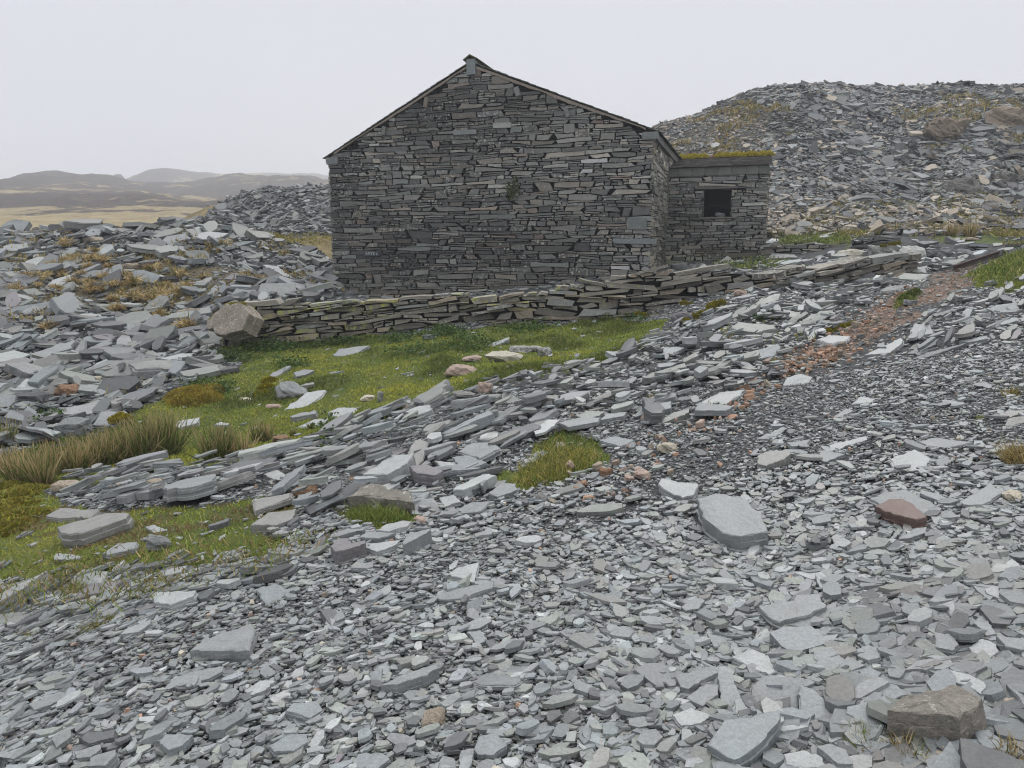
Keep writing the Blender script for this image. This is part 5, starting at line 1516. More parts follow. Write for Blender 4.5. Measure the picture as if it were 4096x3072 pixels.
# ------------------------------------------------------------------ the loose slabs that are objects
loose.sort(key=lambda a: -a[10])
budget = 300 - sum(1 for p in placed if p[0].name.startswith("slate_slab"))
overflow = loose[budget:]; loose = loose[:budget]
if overflow:
    so = Soup()
    for (x, y, s_, zo, T, tilt, thin, nm, ysd, dip, px_, tm, el) in overflow:
        lay(so, np.array([x]), np.array([y]), np.array([s_]), 8, thin, tilt, el, 0, T[None], yawsd=ysd, tiers=2, dip=dip, zoff=np.array([zo]), tmax=tm)
    tag(so.build("slate_pieces", M_SLATE), kind="stuff")
singles = []
for i, (x, y, s_, zo, T, tilt, thin, nm, ysd, dip, px_, tm, el) in enumerate(loose):
    rg = np.random.default_rng(1000 + i)
    z = float(H(x, y)); n = normal(np.array([x]), np.array([y]), .08 + .02 * y)[0]
    n = unit(n + rg.normal(0, tilt, 3) + np.array(dip))
    e1, e2 = frames(n[None], np.array([rg.normal(PATH_DIR, ysd)])); e1, e2 = e1[0], e2[0]
    k = int(rg.integers(4, 8)); a = s_ / 2; b = a * rg.uniform(*el)
    O = outlines(1, k, np.array([a]), np.array([b]), .4, .3)[0]
    O = curve_pts(O, rg, 9, .02); thk = min(s_ * rg.uniform(*thin), tm)
    org = np.array([x, y, z + zo * .6 - thk * .1])
    sp = Soup(); slab_soup(sp, O, (org, e1, e2, n), thk, T, 0.0, rg)
    o = sp.build("slate_slab", M_SLATE if nm != "left heap" else M_FAR, origin=org)
    tag(o, None, "slate slab")
    el_ = np.ptp(O[:, 0]) / max(np.ptp(O[:, 1]), 1e-3); el_ = max(el_, 1 / el_)
    singles.append((o, org + n * thk, T, thk / s_, el_, nm, s_))

# ------------------------------------------------------------------ grass
def blades(sp, P, L, W, tint, lean=.5, n=None, seed=1, bend=.5):
    rg = np.random.default_rng(seed); N = len(P)
    d = rg.normal(0, lean, (N, 3)); d[:, 2] = 1; d = unit(d)
    d2 = unit(d + rg.normal(0, bend, (N, 3)) * np.array([1, 1, .3]) + np.array([0, 0, -.25]) * bend)
    w = unit(np.cross(d, rg.normal(0, 1, (N, 3)))) * (W / 2)[:, None]
    m = P + d * (L * .55)[:, None]; t = m + d2 * (L * .45)[:, None]
    V = np.stack([P - w, P + w, m + w * .8, m - w * .8, t], 1).reshape(-1, 3)
    i = np.arange(N)[:, None] * 5
    F = np.concatenate([(i + np.array([[0, 1, 2, 3]])).ravel(), (i + np.array([[3, 2, 4]])).ravel()])
    S = np.concatenate([np.full(N, 4), np.full(N, 3)])
    sp.add(V, F, S, np.repeat(tint, 5, 0))
def tint_mix(N, cols, w, sd=.25, seed=1):
    rg = np.random.default_rng(seed); c = np.array(cols)[rg.choice(len(cols), N, p=np.array(w) / np.sum(w))]
    return np.c_[np.clip(c * rg.lognormal(0, sd, (N, 1)), .004, .7), np.ones(N)]

sp = Soup()
X, Y = scree_points(420000, 4.2, 18.5, 1.55); Z = H(X, Y); ok, u, v = in_view(X, Y, Z, .03); c = classify(X, Y, Z)
kp = ok & c["grass"] & ~covered(X, Y); X, Y, Z, u, v = X[kp], Y[kp], Z[kp], u[kp], v[kp]
N = len(X); nz = fbm(X * .9, Y * .9, 101, 4); nz2 = fbm(X * 2.7, Y * 2.7, 111, 3)
low = (v > 1040) & (u < 760)
G = tint_mix(N, [(.19, .245, .04), (.25, .30, .06), (.10, .15, .03), (.40, .34, .12)], [.42, .32, .18, .08], .22, 3)
yel = np.clip((nz - .02) * 3.2, 0, 1) * .75 + .25 * np.clip((nz2 - .1) * 3, 0, 1) + low * np.clip((nz2 + .15) * 1.5, 0, .55)
G[:, :3] = G[:, :3] * (1 - yel[:, None]) + yel[:, None] * np.array([.33, .33, .055]) * R.lognormal(0, .25, (N, 1))
dk = np.clip((-nz - .05) * 3.5, 0, .9); G[:, :3] *= (1 - .55 * dk)[:, None]; yel = np.clip(yel, 0, .9)
br = low & (nz2 > .10); G[br, :3] = np.array([.22, .16, .08]) * R.lognormal(0, .25, (br.sum(), 1))
L = (.030 + .022 * np.clip(nz2 + .3, 0, 1)) * R.lognormal(0, .35, N) * (1 + .9 * dk)
hum = .10 * np.clip(fbm(X * 1.5, Y * 1.5, 131, 3), 0, 1) * np.clip((Y - 8) / 3, 0, 1)
blades(sp, np.stack([X, Y, Z - .006 + hum], -1), L, .004 + .0011 * Y * R.uniform(.7, 1.2, N) * .6, G, .75, seed=5)
tag(sp.build("grass", M_BLADE), kind="stuff")

# the small turf patches of the middle scree and the front of the block: longer grass
def patch_pts(pl, n, seed):
    rg = np.random.default_rng(seed); q = np.asarray(pl); lo, hi = q.min(0), q.max(0)
    uv = rg.uniform(lo, hi, (n * 3, 2)); uv = uv[inpoly(uv[:, 0] + 8 * fbm(uv[:, 0] / 20, uv[:, 1] / 20, seed), uv[:, 1] + 6 * fbm(uv[:, 0] / 15, uv[:, 1] / 15, seed + 1), q)][:n]
    return hit(uv[:, 0] * K, uv[:, 1] * K)
def tuft_patch(pl, n, L0, cols, w, label, cat="grass tuft", seed=1, name="grass_tuft", lean=.6, group=None):
    P = patch_pts(pl, n, seed)
    # tufts: pull blades together in small bunches
    rg = np.random.default_rng(seed); k = max(6, n // 45); cen = P[rg.integers(len(P), size=k)]
    j = rg.integers(k, size=len(P)); P = cen[j] * .62 + P * .38 + rg.normal(0, .012, P.shape) * np.array([1, 1, 0])
    P[:, 2] = H(P[:, 0], P[:, 1]) - .01
    N = len(P); sp = Soup(); L = L0 * rg.lognormal(0, .3, N)
    blades(sp, P, L, np.maximum(.0035, .0009 * P[:, 1]) * rg.uniform(.8, 1.6, N), tint_mix(N, cols, w, .25, seed), lean, seed=seed)
    c = P.mean(0); o = sp.build(name, M_BLADE, origin=c)
    return tag(o, label, cat, group)
GC = [(.13, .175, .035), (.18, .225, .05), (.33, .28, .11), (.08, .11, .025)]
SC = [(.30, .23, .10), (.22, .16, .06), (.12, .13, .03), (.38, .30, .15)]
tuft_patch(poly("1065 1045,1100 1022,1145 1000,1165 965,1215 950,1240 965,1300 985,1308 1005,1235 1040,1180 1050,1120 1065"), 5200, .085, GC + [(.34, .29, .06)], [.3, .15, .35, .12, .3], "large patch of straw-flecked grass in the middle of the scree", seed=11)
tuft_patch(poly("748 1098,800 1100,900 1112,905 1122,860 1130,800 1148,745 1132"), 3600, .07, GC, [.5, .35, .05, .1], "bright green grass in front of the speckled brown block", seed=12)
tuft_patch(tile('7', "1180 1480 1225 1380 1300 1370 1345 1450 1320 1530 1220 1520") / K, 1100, .05, SC + GC[:1], [.4, .3, .3, .1, .35], "straw and green grass tuft by the cracked slab at the bottom", seed=13)
tuft_patch(tile('7', "1410 1400 1470 1420 1500 1540 1650 1560 1690 1600 1500 1600 1400 1500") / K, 900, .05, SC, [.45, .3, .2, .3], "straw-coloured grass in front of the leaf-shaped slate", seed=14)
tuft_patch(tile('7', "2060 1570 2130 1530 2250 1540 2250 1600 2080 1600") / K, 800, .06, SC, [.45, .3, .1, .3], "straw grass in the very corner of the scree", seed=15)
tuft_patch(tile('A', "2060 1320 2090 1260 2150 1250 2230 1270 2230 1350 2100 1350") / K, 700, .13, SC, [.45, .3, .15, .3], "spiky straw tuft at the right edge of the path", seed=16)
tuft_patch(tile('A', "2040 800 2090 775 2160 780 2150 820 2060 825") / K, 300, .07, SC, [.4, .3, .3, .2], "small ochre tuft near the two brownish slabs", seed=17)
tuft_patch(tile('A', "1840 965 1900 962 1900 992 1840 992") / K, 160, .045, GC, [.2, .3, .4, .1], "tiny green-yellow tuft in the fine scree", seed=18)
tuft_patch(tile('B', "640 510 720 470 900 390 1110 370 1170 330 1165 360 1100 395 900 440 780 560 650 545") / K, 1500, .05, SC + GC[:2], [.3, .3, .3, .1, .3, .2], "ochre turf strip along the dark half-sunk slate on the left", seed=19)
tuft_patch(tile('B', "150 530 220 510 300 520 280 560 210 580 160 555") / K, 380, .045, SC + GC[:2], [.2, .3, .3, .1, .3, .2], "small mossy turf spot in the left scree", seed=20)
tuft_patch(tile('B', "515 200 560 120 700 80 780 130 740 190 600 240 530 240") / K, 1500, .06, SC + GC[:2], [.3, .2, .3, .2, .3, .2], "turf under the pale block at the lower grass edge", seed=21)
tuft_patch(tile('A', "1240 160 1270 110 1330 70 1400 55 1430 80 1360 130 1300 165") / K, 600, .11, GC, [.6, .2, .05, .2], "dark green tuft with a stone in it beside the orange gravel", seed=22)
tuft_patch(tile('C', "1130 1130 1200 1100 1310 1080 1300 1110 1200 1140") / K, 400, .06, SC + [(.24, .2, .015)], [.2, .3, .2, .1, .6], "golden moss and grass in a gap of the bank", seed=23)
tuft_patch(tile('6', "1600 360 1640 290 1810 330 1800 345 1700 345") / K, 300, .05, GC, [.4, .3, .2, .1], "grass fringe under the wide pale slab at the path edge", seed=24)
tuft_patch(tile('A', "330 590 345 545 390 535 400 580") / K, 220, .07, SC + GC, [.2, .2, .2, .2, .2, .2, .1, .1], "grass tuft sprouting from the orange gravel", seed=25)

# ---- rushes -----------------------------------------------------------------------------------
RUSH = [(40, 250, 150, 'g'), (110, 468, 205, 's'), (235, 468, 215, 'sg'), (170, 430, 150, 's'), (20, 420, 160, 's'), (330, 405, 190, 's'), (425, 400, 180, 's'), (520, 380, 185, 's'), (610, 362, 180, 'sg'), (560, 330, 170, 's'),
        (700, 342, 210, 's'), (790, 330, 235, 'sg'), (880, 318, 255, 'g'), (935, 300, 220, 'g'), (840, 270, 190, 'sg'), (1185, 340, 205, 'g'), (1245, 332, 180, 'g'), (1340, 320, 150, 's'), (1430, 228, 120, 'g'), (1475, 225, 100, 'sg'), (1620, 202, 42, 'g'), (1716, 164, 42, 'g')]
RLAB = ["green rushes at the left edge before the heap", "straw-brown rush clump, frontmost at the left", "half-green rush clump beside the frontmost straw one", "thin straw rush clump behind the frontmost ones", "straw rush clump at the left border",
        "pale straw rush clump left of the stone-band rushes", "straw rush clump above the tan rounded boulder", "straw rush clump in the middle of the long stand", "mixed rush clump right of the middle of the long stand", "straw rush clump behind the middle of the long stand",
        "straw clump in the right half of the long stand", "tall mixed rush clump next to the greenest one", "tallest and greenest rush clump of the long stand", "green rush clump that ends the long stand", "mixed rush clump behind the tallest one",
        "dense green rush clump, first of the right group", "green rush clump, second of the right group", "limp straw clump in the right group", "upright green rush clump behind the right group", "shorter mixed clump beside the upright green one",
        "small grassy clump in front of the flat pale slab", "small grassy clump at the end of the flat pale slab"]
def rush(u, v, hpx, kind, label, seed, t='5', group="rush clumps in the hollow", name="rush_clump", wide=.32, nb=None, cols=None):
    o_ = TILES[t]; g = hit([o_[0] + u / o_[2]], [o_[1] + v / o_[2]])[0]
    hgt = hpx / o_[2] / F_PX * project(g)[2] * 1.04
    rg = np.random.default_rng(seed); N = nb or int(120 + 60 * (hpx > 150))
    a = rg.uniform(0, 6.28, N); q = np.sqrt(rg.uniform(0, 1, N)) * hgt * wide * .62
    P = g + np.stack([np.cos(a) * q, np.sin(a) * q, 0 * a], -1); P[:, 2] = H(P[:, 0], P[:, 1]) - .02
    L = hgt * rg.uniform(.35, 1.18, N)
    d = np.stack([np.cos(a) * q / (hgt * wide) * .55, np.sin(a) * q / (hgt * wide) * .55, 1 + 0 * a], -1) + rg.normal(0, .15, (N, 3)); 
    wild = rg.uniform(0, 1, N) < (.22 if 's' in kind else .08); d[wild] += rg.normal(0, .55, (wild.sum(), 3)) * np.array([1, 1, 0])
    d = unit(d); dr = unit(d + rg.normal(0, .10, (N, 3)) + np.array([0, 0, -.06]))
    W = rg.uniform(.009, .016, N) * max(1, g[1] / 10)
    w = unit(np.cross(d, rg.normal(0, 1, (N, 3)))) * (W / 2)[:, None]
    m = P + d * (L * .55)[:, None]; t_ = m + dr * (L * .45)[:, None]
    V = np.stack([P - w, P + w, m - w * .9, m + w * .9, t_ - w * .35, t_ + w * .35], 1).reshape(-1, 3)
    i = np.arange(N)[:, None] * 6
    F = np.concatenate([(i + np.array([[0, 1, 3, 2]])).ravel(), (i + np.array([[2, 3, 5, 4]])).ravel()])
    gcol = np.array([.085, .11, .028]); scol = np.array([.40, .31, .16])
    fr = dict(g=.15, sg=.38, s=.62)[kind]; st = rg.uniform(0, 1, N) < fr
    base = np.where(st[:, None], scol * .65, gcol) * rg.lognormal(0, .25, (N, 1)); mid = np.where(st[:, None], scol, gcol * 1.25) * rg.lognormal(0, .2, (N, 1))
    tip = np.where((rg.uniform(0, 1, N) < .6)[:, None], scol * .95, mid)
    T = np.stack([base, base, mid, mid, tip, tip], 1).reshape(-1, 3)
    sp = Soup(); sp.add(V, F, np.full(2 * N, 4), np.c_[np.clip(T, .005, .6), np.ones(len(T))])
    return tag(sp.build(name, M_BLADE, origin=g), label, "rushes", group)
for i, ((u, v, hp, kd), lb) in enumerate(zip(RUSH, RLAB)): rush(u, v, hp, kd, lb, 300 + i)
for i, (u, v, hp, lb) in enumerate([(1135, 958, 62, "rush clump beyond the low walls, leftmost of the row"), (1440, 942, 66, "straw rush clump at the foot of the right heap"), (1780, 952, 72, "tan rush clump at the right, left of the tallest"),
                                    (1890, 952, 85, "tallest rush clump at the right below the ribbed outcrop"), (1690, 935, 52, "low straw clump left of the tan rush clump"), (2110, 965, 50, "straw clump at the right edge of the terrace")]):
    rush(u, v, hp, 's' if i else 'sg', lb, 400 + i, '3', "rush clumps below the right heap", wide=.5)

# ---- straw tufts of the left heap and the right heap -------------------------------------------
protos = []
def straw_tuft_mesh(seed):
    rg = np.random.default_rng(seed); N = 130; a = rg.uniform(0, 6.28, N); q = rg.uniform(0, 1, N)
    P = np.stack([np.cos(a) * q * .08, np.sin(a) * q * .08, 0 * a - .03], -1)
    sp = Soup(); d = np.stack([np.cos(a) * q, np.sin(a) * q, .9 + 0 * a], -1)
    L = rg.uniform(.14, .30, N); d = unit(d + rg.normal(0, .2, (N, 3))); d2 = unit(d + np.array([0, 0, -.7]) + rg.normal(0, .2, (N, 3)))
    w = unit(np.cross(d, rg.normal(0, 1, (N, 3)))) * .011
    m = P + d * (L * .55)[:, None]; t = m + d2 * (L * .5)[:, None]
    V = np.stack([P - w, P + w, m + w, m - w, t], 1).reshape(-1, 3); i = np.arange(N)[:, None] * 5
    F = np.concatenate([(i + np.array([[0, 1, 2, 3]])).ravel(), (i + np.array([[3, 2, 4]])).ravel()])
    sp.add(V, F, np.concatenate([np.full(N, 4), np.full(N, 3)]), np.repeat(tint_mix(N, [(.42, .32, .15), (.32, .23, .10), (.19, .17, .05), (.50, .41, .22)], [.4, .3, .15, .15], .2, seed), 5, 0))
    return sp.mesh("straw_tuft", M_BLADE)
meshes = [straw_tuft_mesh(500 + i) for i in range(5)]
tufts = []
TU = tile('2', "460 840 380 770 440 690 360 740 300 790 560 740 580 690 620 670 540 660 430 530 500 690 560 840 570 890 640 890 600 860 660 810 700 830 790 800 740 850 850 940 1020 910 940 945 985 960 1075 940 1130 905 1290 810 1130 800 1190 870 1420 610 1030 990 740 1010 880 1060 1010 1055 1020 1000 320 1130 520 790 350 880 110 890 180 800 240 820 640 700 690 740 1060 860 970 760 720 950 1640 820 1700 830 1560 815 1180 1130 420 600 700 860 850 850 880 900 620 640 240 860 330 740 400 800 470 720 530 700")
for i, (u, v) in enumerate(TU):
    g = hit([u], [v + 12])[0]
    o = bpy.data.objects.new("straw_tuft", meshes[i % 5]); COL.objects.link(o); o.location = g + np.array([0, 0, .08])
    sc_ = R.uniform(.75, 1.45) * (1.1 if g[1] > 18 else .95); o.scale = (sc_, sc_, sc_ * R.uniform(.8, 1.15)); o.rotation_euler = (0, 0, R.uniform(0, 6.28))
    tag(o, None, "grass tuft", "straw tufts on the left heap"); tufts.append((o, g))
# mossy grass speckling the gravelly flank of the right heap, and dry turf: one mass
sp = Soup()
def speck(pl, n, L0, y0, y1, x0, x1, cols, w, seed, thr=.0, fr=6):
    rg = np.random.default_rng(seed); X = rg.uniform(x0, x1, n); Y = rg.uniform(y0, y1, n); Z = H(X, Y); ok, u, v = in_view(X, Y, Z)
    k = ok & inpoly(u, v, pl) & (fbm(X * .55, Y * .55, seed, 4) > thr) & ~covered(X, Y); X, Y, Z = X[k], Y[k], Z[k]
    c = R.integers(0, max(len(X), 1), max(len(X) // fr, 1)); 
    if len(X) == 0: return
    P = np.repeat(np.stack([X, Y, Z], -1)[c], fr, 0); P = P + rg.normal(0, .07 + .002 * P[:, 1:2], P.shape) * np.array([1, 1, .2]); P[:, 2] = H(P[:, 0], P[:, 1]) + .09
    N = len(P); blades(sp, P, L0 * rg.lognormal(0, .3, N), .0016 * P[:, 1] * rg.uniform(.6, 1.3, N), tint_mix(N, cols, w, .25, seed), .7, seed=seed)
HC = [(.33, .26, .11), (.25, .19, .065), (.17, .165, .04)]
speck(poly("1445 330,1500 265,1600 225,1700 235,1720 330,1640 345,1660 470,1640 345"), 60000, .22, 26, 54, 8, 30, HC, [.4, .4, .3], 601, .05, 14)
speck(poly("1900 215,2260 200,2260 345,1990 330"), 46000, .24, 34, 54, 18, 40, HC, [.4, .4, .3], 602, .02, 12)
speck(poly("1650 470,1850 430,2212 370,2240 540,1990 520,1650 515"), 70000, .18, 20, 44, 8, 38, [(.22, .19, .06), (.13, .14, .03), (.28, .22, .09)], [.4, .4, .3], 603, -.04, 10)
speck(LHEAP, 40000, .15, 11, 28, -24, 1, HC, [.5, .4, .2], 604, .10, 10)
speck(poly("545 510,720 508,720 532,600 534"), 14000, .12, 24, 44, -16, -4, [(.26, .22, .07), (.18, .17, .04)], [.5, .5], 605, -1, 6)
speck(poly("1680 516,1842 508,1842 532,1690 534"), 9000, .10, 22, 29, 8, 14, GC[:3], [.5, .4, .1], 606, -1, 5)
speck(poly("1540 572,1640 562,1730 566,1730 592,1600 596"), 7000, .08, 16, 25, 4, 10, GC, [.5, .3, .1, .2], 607, 0, 5)
speck(poly("2096 604,2150 575,2230 545,2260 600,2150 626"), 16000, .10, 12, 17, 8, 14, GC, [.45, .4, .12, .1], 608, -1, 4)
speck(poly("1470 690,1560 640,1740 640,1900 640,1800 760,1600 790"), 5000, .07, 8, 15, 1, 9, GC + [(.2, .17, .02)], [.4, .3, .1, .2, .3], 609, .28, 9)
speck(LOWB, 24000, .05, 3.2, 7, -6, -.5, SC + GC[:2], [.3, .3, .3, .1, .3, .3], 610, .0, 8)
tag(sp.build("hill_grass", M_BLADE), kind="stuff")

# ---- weeds along the wall foot -----------------------------------------------------------------
sp = Soup(); rg = np.random.default_rng(77)
uv = []
for u, v, du, dv, n in ((600, 752, 90, 12, 60), (505, 775, 40, 14, 26), (860, 735, 30, 14, 26), (960, 722, 60, 12, 46), (1010, 745, 45, 16, 40), (1130, 712, 60, 8, 26), (720, 742, 60, 8, 30), (430, 838, 50, 14, 26), (480, 845, 20, 14, 14), (90, 905, 60, 18, 26),
                        (1660, 500, 14, 22, 14), (1640, 565, 14, 8, 8), (1340, 690, 60, 8, 20), (720, 945, 22, 22, 10), (1640, 690, 20, 14, 6), (900, 760, 60, 14, 24), (640, 790, 60, 12, 18)):
    uv += [(rg.normal(u, du * .5), rg.normal(v, dv * .5)) for _ in range(n)]
uv = np.array(uv); P0 = hit(uv[:, 0] * K, uv[:, 1] * K); P0 = P0[P0[:, 1] < 27]
nl = 26; P = np.repeat(P0, nl, 0); N = len(P); hgt = np.repeat(rg.uniform(.05, .2, len(P0)), nl)
P = P + np.c_[rg.normal(0, .09, (N, 2)), rg.uniform(0, 1, N) * hgt]
d = unit(rg.normal(0, 1, (N, 3)) * np.array([1, 1, .45]) + np.array([0, -.2, .35])); w = unit(np.cross(d, rg.normal(0, 1, (N, 3))))
L = rg.uniform(.03, .075, N)[:, None]; w = w * L * .32
V = np.stack([P, P + d * L * .45 + w, P + d * L, P + d * L * .45 - w], 1).reshape(-1, 3)
sp.add(V, np.arange(4 * N), np.full(N, 4), np.repeat(tint_mix(N, [(.045, .085, .02), (.075, .125, .03), (.12, .17, .045)], [.5, .35, .15], .2, 9), 4, 0))
tag(sp.build("weeds", M_BLADE), kind="stuff")

# ---- moss cushions ------------------------------------------------------------------------------
def moss(t, pts, r, h, n, label, seed, col=(.20, .175, .012), up=0.0, Yfix=None):
    px = tile(t, pts)
    if Yfix: C = ray(px[:, 0], px[:, 1]) * Yfix
    else: C = hit(px[:, 0], px[:, 1])
    C = C + np.array([0, 0, up]); sp = Soup(); moss_soup(sp, C, r, h, n, col, seed)
    return tag(sp.build("moss_cushion", M_BLADE, origin=C.mean(0)), label, "moss")
moss('C', "1280 490 1330 480 1380 500 1340 520", .14, .14, 1500, "domed moss cushion at the end of the wall", 1, Yfix=15.6)
moss('C', "1110 410 1160 420 1220 435 1260 425", .08, .05, 900, "moss strip under the long lichened capstone", 2, Yfix=16.1)
moss('C', "1480 330 1540 345 1600 340 1640 350", .10, .07, 1200, "dark moss in the hollow of the wall's right end", 3, Yfix=16.0)
moss('C', "1490 515 1560 480 1620 455 1660 450", .09, .06, 1200, "golden moss on the sloping kerb slab", 4, up=.10)
moss('C', "1690 410 1730 390 1780 380", .10, .08, 1000, "golden moss where the kerb slab meets the bank", 5, up=.12)
moss('4', "40 800 90 790 130 780 180 790 220 770 60 830 130 830 190 820", .30, .17, 5200, "large golden moss mound at the foot of the left heap", 6, (.25, .20, .03))
moss('4', "560 700 540 740 520 780", .16, .07, 1400, "yellow moss beside the thin slab on edge", 7)
moss('A', "760 340 800 320 860 305 920 290 945 285", .07, .05, 1200, "yellow-green moss tongue in the orange gravel", 8, (.24, .20, .012), .03)
moss('3', "1500 1345 1540 1320 1570 1305", .10, .08, 900, "moss cushion on the grey stone in the orange gravel", 9, (.09, .12, .02), .05)
moss('3', "1380 1010 1430 1000 1465 995", .09, .05, 700, "moss cap on the dark boulder between the white-spotted pair", 10, (.16, .14, .015), 0, Yfix=project(np.array([[0, 18.6, 0]]))[2][0])
moss('5', "635 150 670 130 700 140", .10, .07, 700, "moss on the stone behind the rushes", 11, (.26, .22, .012), .12)
moss('5', "30 500 90 540 140 520 60 600 20 650 120 660 40 720", .26, .07, 3800, "yellow moss carpet at the left edge of the lower grass", 12, (.21, .195, .035))

# fern growing out of the gable
C = hw(*gable_sh(1110, 406), .06)
sp = Soup(); rg = np.random.default_rng(31)
for f in range(70):
    c_ = C + A_ * rg.normal(0, .10) + Z_ * rg.normal(-.0, .13); a = rg.uniform(0, 6.28)
    d = unit(A_ * math.cos(a) * .7 - B_ * .55 + Z_ * (math.sin(a) * .7 - .05)); Lf = rg.uniform(.12, .26); sd = unit(np.cross(d, -B_ + rg.normal(0, .3, 3)))
    for k in range(9):
        t_ = (k + 1) / 10; p = c_ + d * Lf * t_ + Z_ * (-.10 * t_ * t_); wl = Lf * .22 * (1 - .75 * t_)
        for sg in (-1, 1):
            tip = p + sd * sg * wl + d * wl * .3; hw_ = d * Lf * .035
            sp.add(np.array([p - hw_, p + hw_, tip + hw_ * .5, tip - hw_ * .5]), [0, 1, 2, 3], [4], np.array([.055, .062, .018, 1]) * np.r_[np.ones(3) * rg.lognormal(0, .3), 1])
o = sp.build("fern", M_BLADE, origin=C); tag(o, "dark fern growing out of the gable wall", "fern")

# ---- orange granite chippings between bank and path ---------------------------------------------
line = np.array([[2075, 600], [1960, 640], [1890, 690], [1835, 735], [1775, 765], [1730, 790], [1690, 805], [1630, 850], [1580, 885], [1500, 920], [1400, 985], [1310, 1040], [1240, 1085]])
wid = np.array([14, 20, 22, 20, 18, 16, 14, 13, 12, 16, 26, 30, 26]); wt = np.array([1.0, 1.5, 1.8, 1.6, 1.3, .9, .6, .3, .22, .16, .14, .12, .1])
seg = R.choice(len(line) - 1, 1000, p=(wt[:-1] / wt[:-1].sum())); t_ = R.uniform(0, 1, 1000)[:, None]
uv = line[seg] * (1 - t_) + line[seg + 1] * t_ + R.normal(0, 1, (1000, 2)) * (wid[seg] * .95)[:, None] * np.array([1.6, .8])
P = hit(uv[:, 0] * K, uv[:, 1] * K); kp = ~covered(P[:, 0], P[:, 1]); P = P[kp]
sp = Soup()
T = np.array([pal(random.choice(['orange', 'orange', 'pink', 'pink', 'tan', 'tan', 'brown', 'rust']), .25, .25) for _ in P]); T[:, :3] *= .95
lay(sp, P[:, 0], P[:, 1], np.clip(R.lognormal(math.log(.042), .5, len(P)), .025, .12), 7, (.3, .6), .2, (.55, .9), .05, T, tiers=2, ins=.22, yawsd=1.0)
tag(sp.build("orange_gravel", M_ROCK), kind="stuff")

# single orange stones lying in the open scree, traced
ORG = [('D', "1020 930 75 60", "orange stone, left of the pair below the front row of slabs"), ('D', "1165 905 95 50", "orange stone, right of the pair below the front row of slabs"), ('D', "612 1050 125 50", "long pinkish stone in the scree left of the pair"), ('D', "1062 1015 85 50", "flat pinkish stone just below the pair of orange stones"),
       ('D', "808 1185 50 42", "small dark pink stone left of the thick pale triangle"), ('D', "2045 1095 85 62", "double pink stone right of the thick pale triangle"), ('D', "55 1260 80 52", "rust-orange stone at the left of the middle scree"), ('D', "1700 645 45 32", "small orange stone by the thin flat slate"), ('D', "1355 485 215 80", "large pinkish stone above the dark-fronted block"),
       ('8', "1975 717 66 48", "peach stone in the lower middle scree"), ('8', "1158 1038 48 40", "rosy stone near the broad bluish slab"), ('8', "1020 525 42 34", "peach stone left of the club-shaped slab"), ('8', "645 528 105 45", "flat orange stone right of the largest triangular slab"), ('8', "760 503 60 32", "orange stone behind the flat orange one"), ('8', "558 672 100 30", "brick-red flat stone below the largest triangular slab"), ('8', "1660 350 65 34", "rust-red stone left of the bluish standing slab"), ('8', "1030 803 36 22", "tiny orange stone beneath the small pale standing slab"),
       ('B', "415 895 75 48", "orange stone left of the middle of the left scree"), ('B', "920 1085 125 45", "pale orange slab-like stone in the left scree"), ('B', "565 1030 92 72", "brown-orange stone on the long strip of slate"), ('B', "310 1070 85 42", "flat orange stone on the left end of the long strip"), ('B', "1250 495 85 52", "pale orange stone in the upper left scree"), ('B', "888 497 72 52", "rust-coloured stone by the ochre turf strip"), ('B', "1670 515 60 42", "peach stone left of the largest triangular slab's tip"), ('B', "1860 305 95 65", "pink crystalline stone behind the kite-shaped slab"), ('B', "1485 738 95 45", "cream stone in front of the largest triangular slab"), ('B', "480 617 75 30", "rust stone in the upper left scree"),
       ('B', "30 1500 65 60", "brown-red stone at the left border"), ('B', "1228 1490 118 80", "speckled tan stone at the bottom left"), ('B', "315 1605 105 80", "speckled whitish stone in the bottom left corner"), ('B', "2110 842 80 28", "dark orange sliver at the centre of the left scree"),
       ('6', "1420 628 58 30", "orange stone right of the pinkish white stone"), ('6', "1525 578 42 34", "orange stone under the pale granite stone"), ('6', "1758 636 52 36", "orange stone among the fine path chips"), ('6', "1245 776 48 28", "rust-pink stone left of the greenish bar"), ('6', "1040 820 78 48", "large orange stone above the greenish bar"), ('6', "850 840 55 34", "orange stone next to the square brown stone"), ('6', "725 872 52 26", "flat orange stone left of the square brown stone"), ('6', "848 907 58 28", "dark brown-orange stone below the square brown stone"), ('6', "1312 656 62 24", "flat orange stone behind the pinkish white stone"),
       ('6', "785 1003 48 28", "orange stone alone in fine scree"), ('6', "918 1110 48 26", "orange stone in the middle of the scree"), ('6', "1318 1027 48 22", "orange stone left of the half-buried pale rock"), ('6', "1005 738 50 26", "flat orange stone by the grassy patch's lower edge"), ('6', "1615 443 52 28", "orange stone on the path left of the boat-shaped slab"), ('6', "1700 440 60 26", "orange stone pair's right member on the path"),
       ('7', "1410 500 0 0", ""), ('6', "1835 370 75 40", "orange stone under the wide pale slab's right end"), ('6', "325 515 48 30", "orange stone in the middle of the bank"), ('6', "515 412 50 42", "brown-orange stone with a pale edge in the bank"), ('5', "1950 438 55 34", "round pale orange stone above the speckled block")]
k = 0
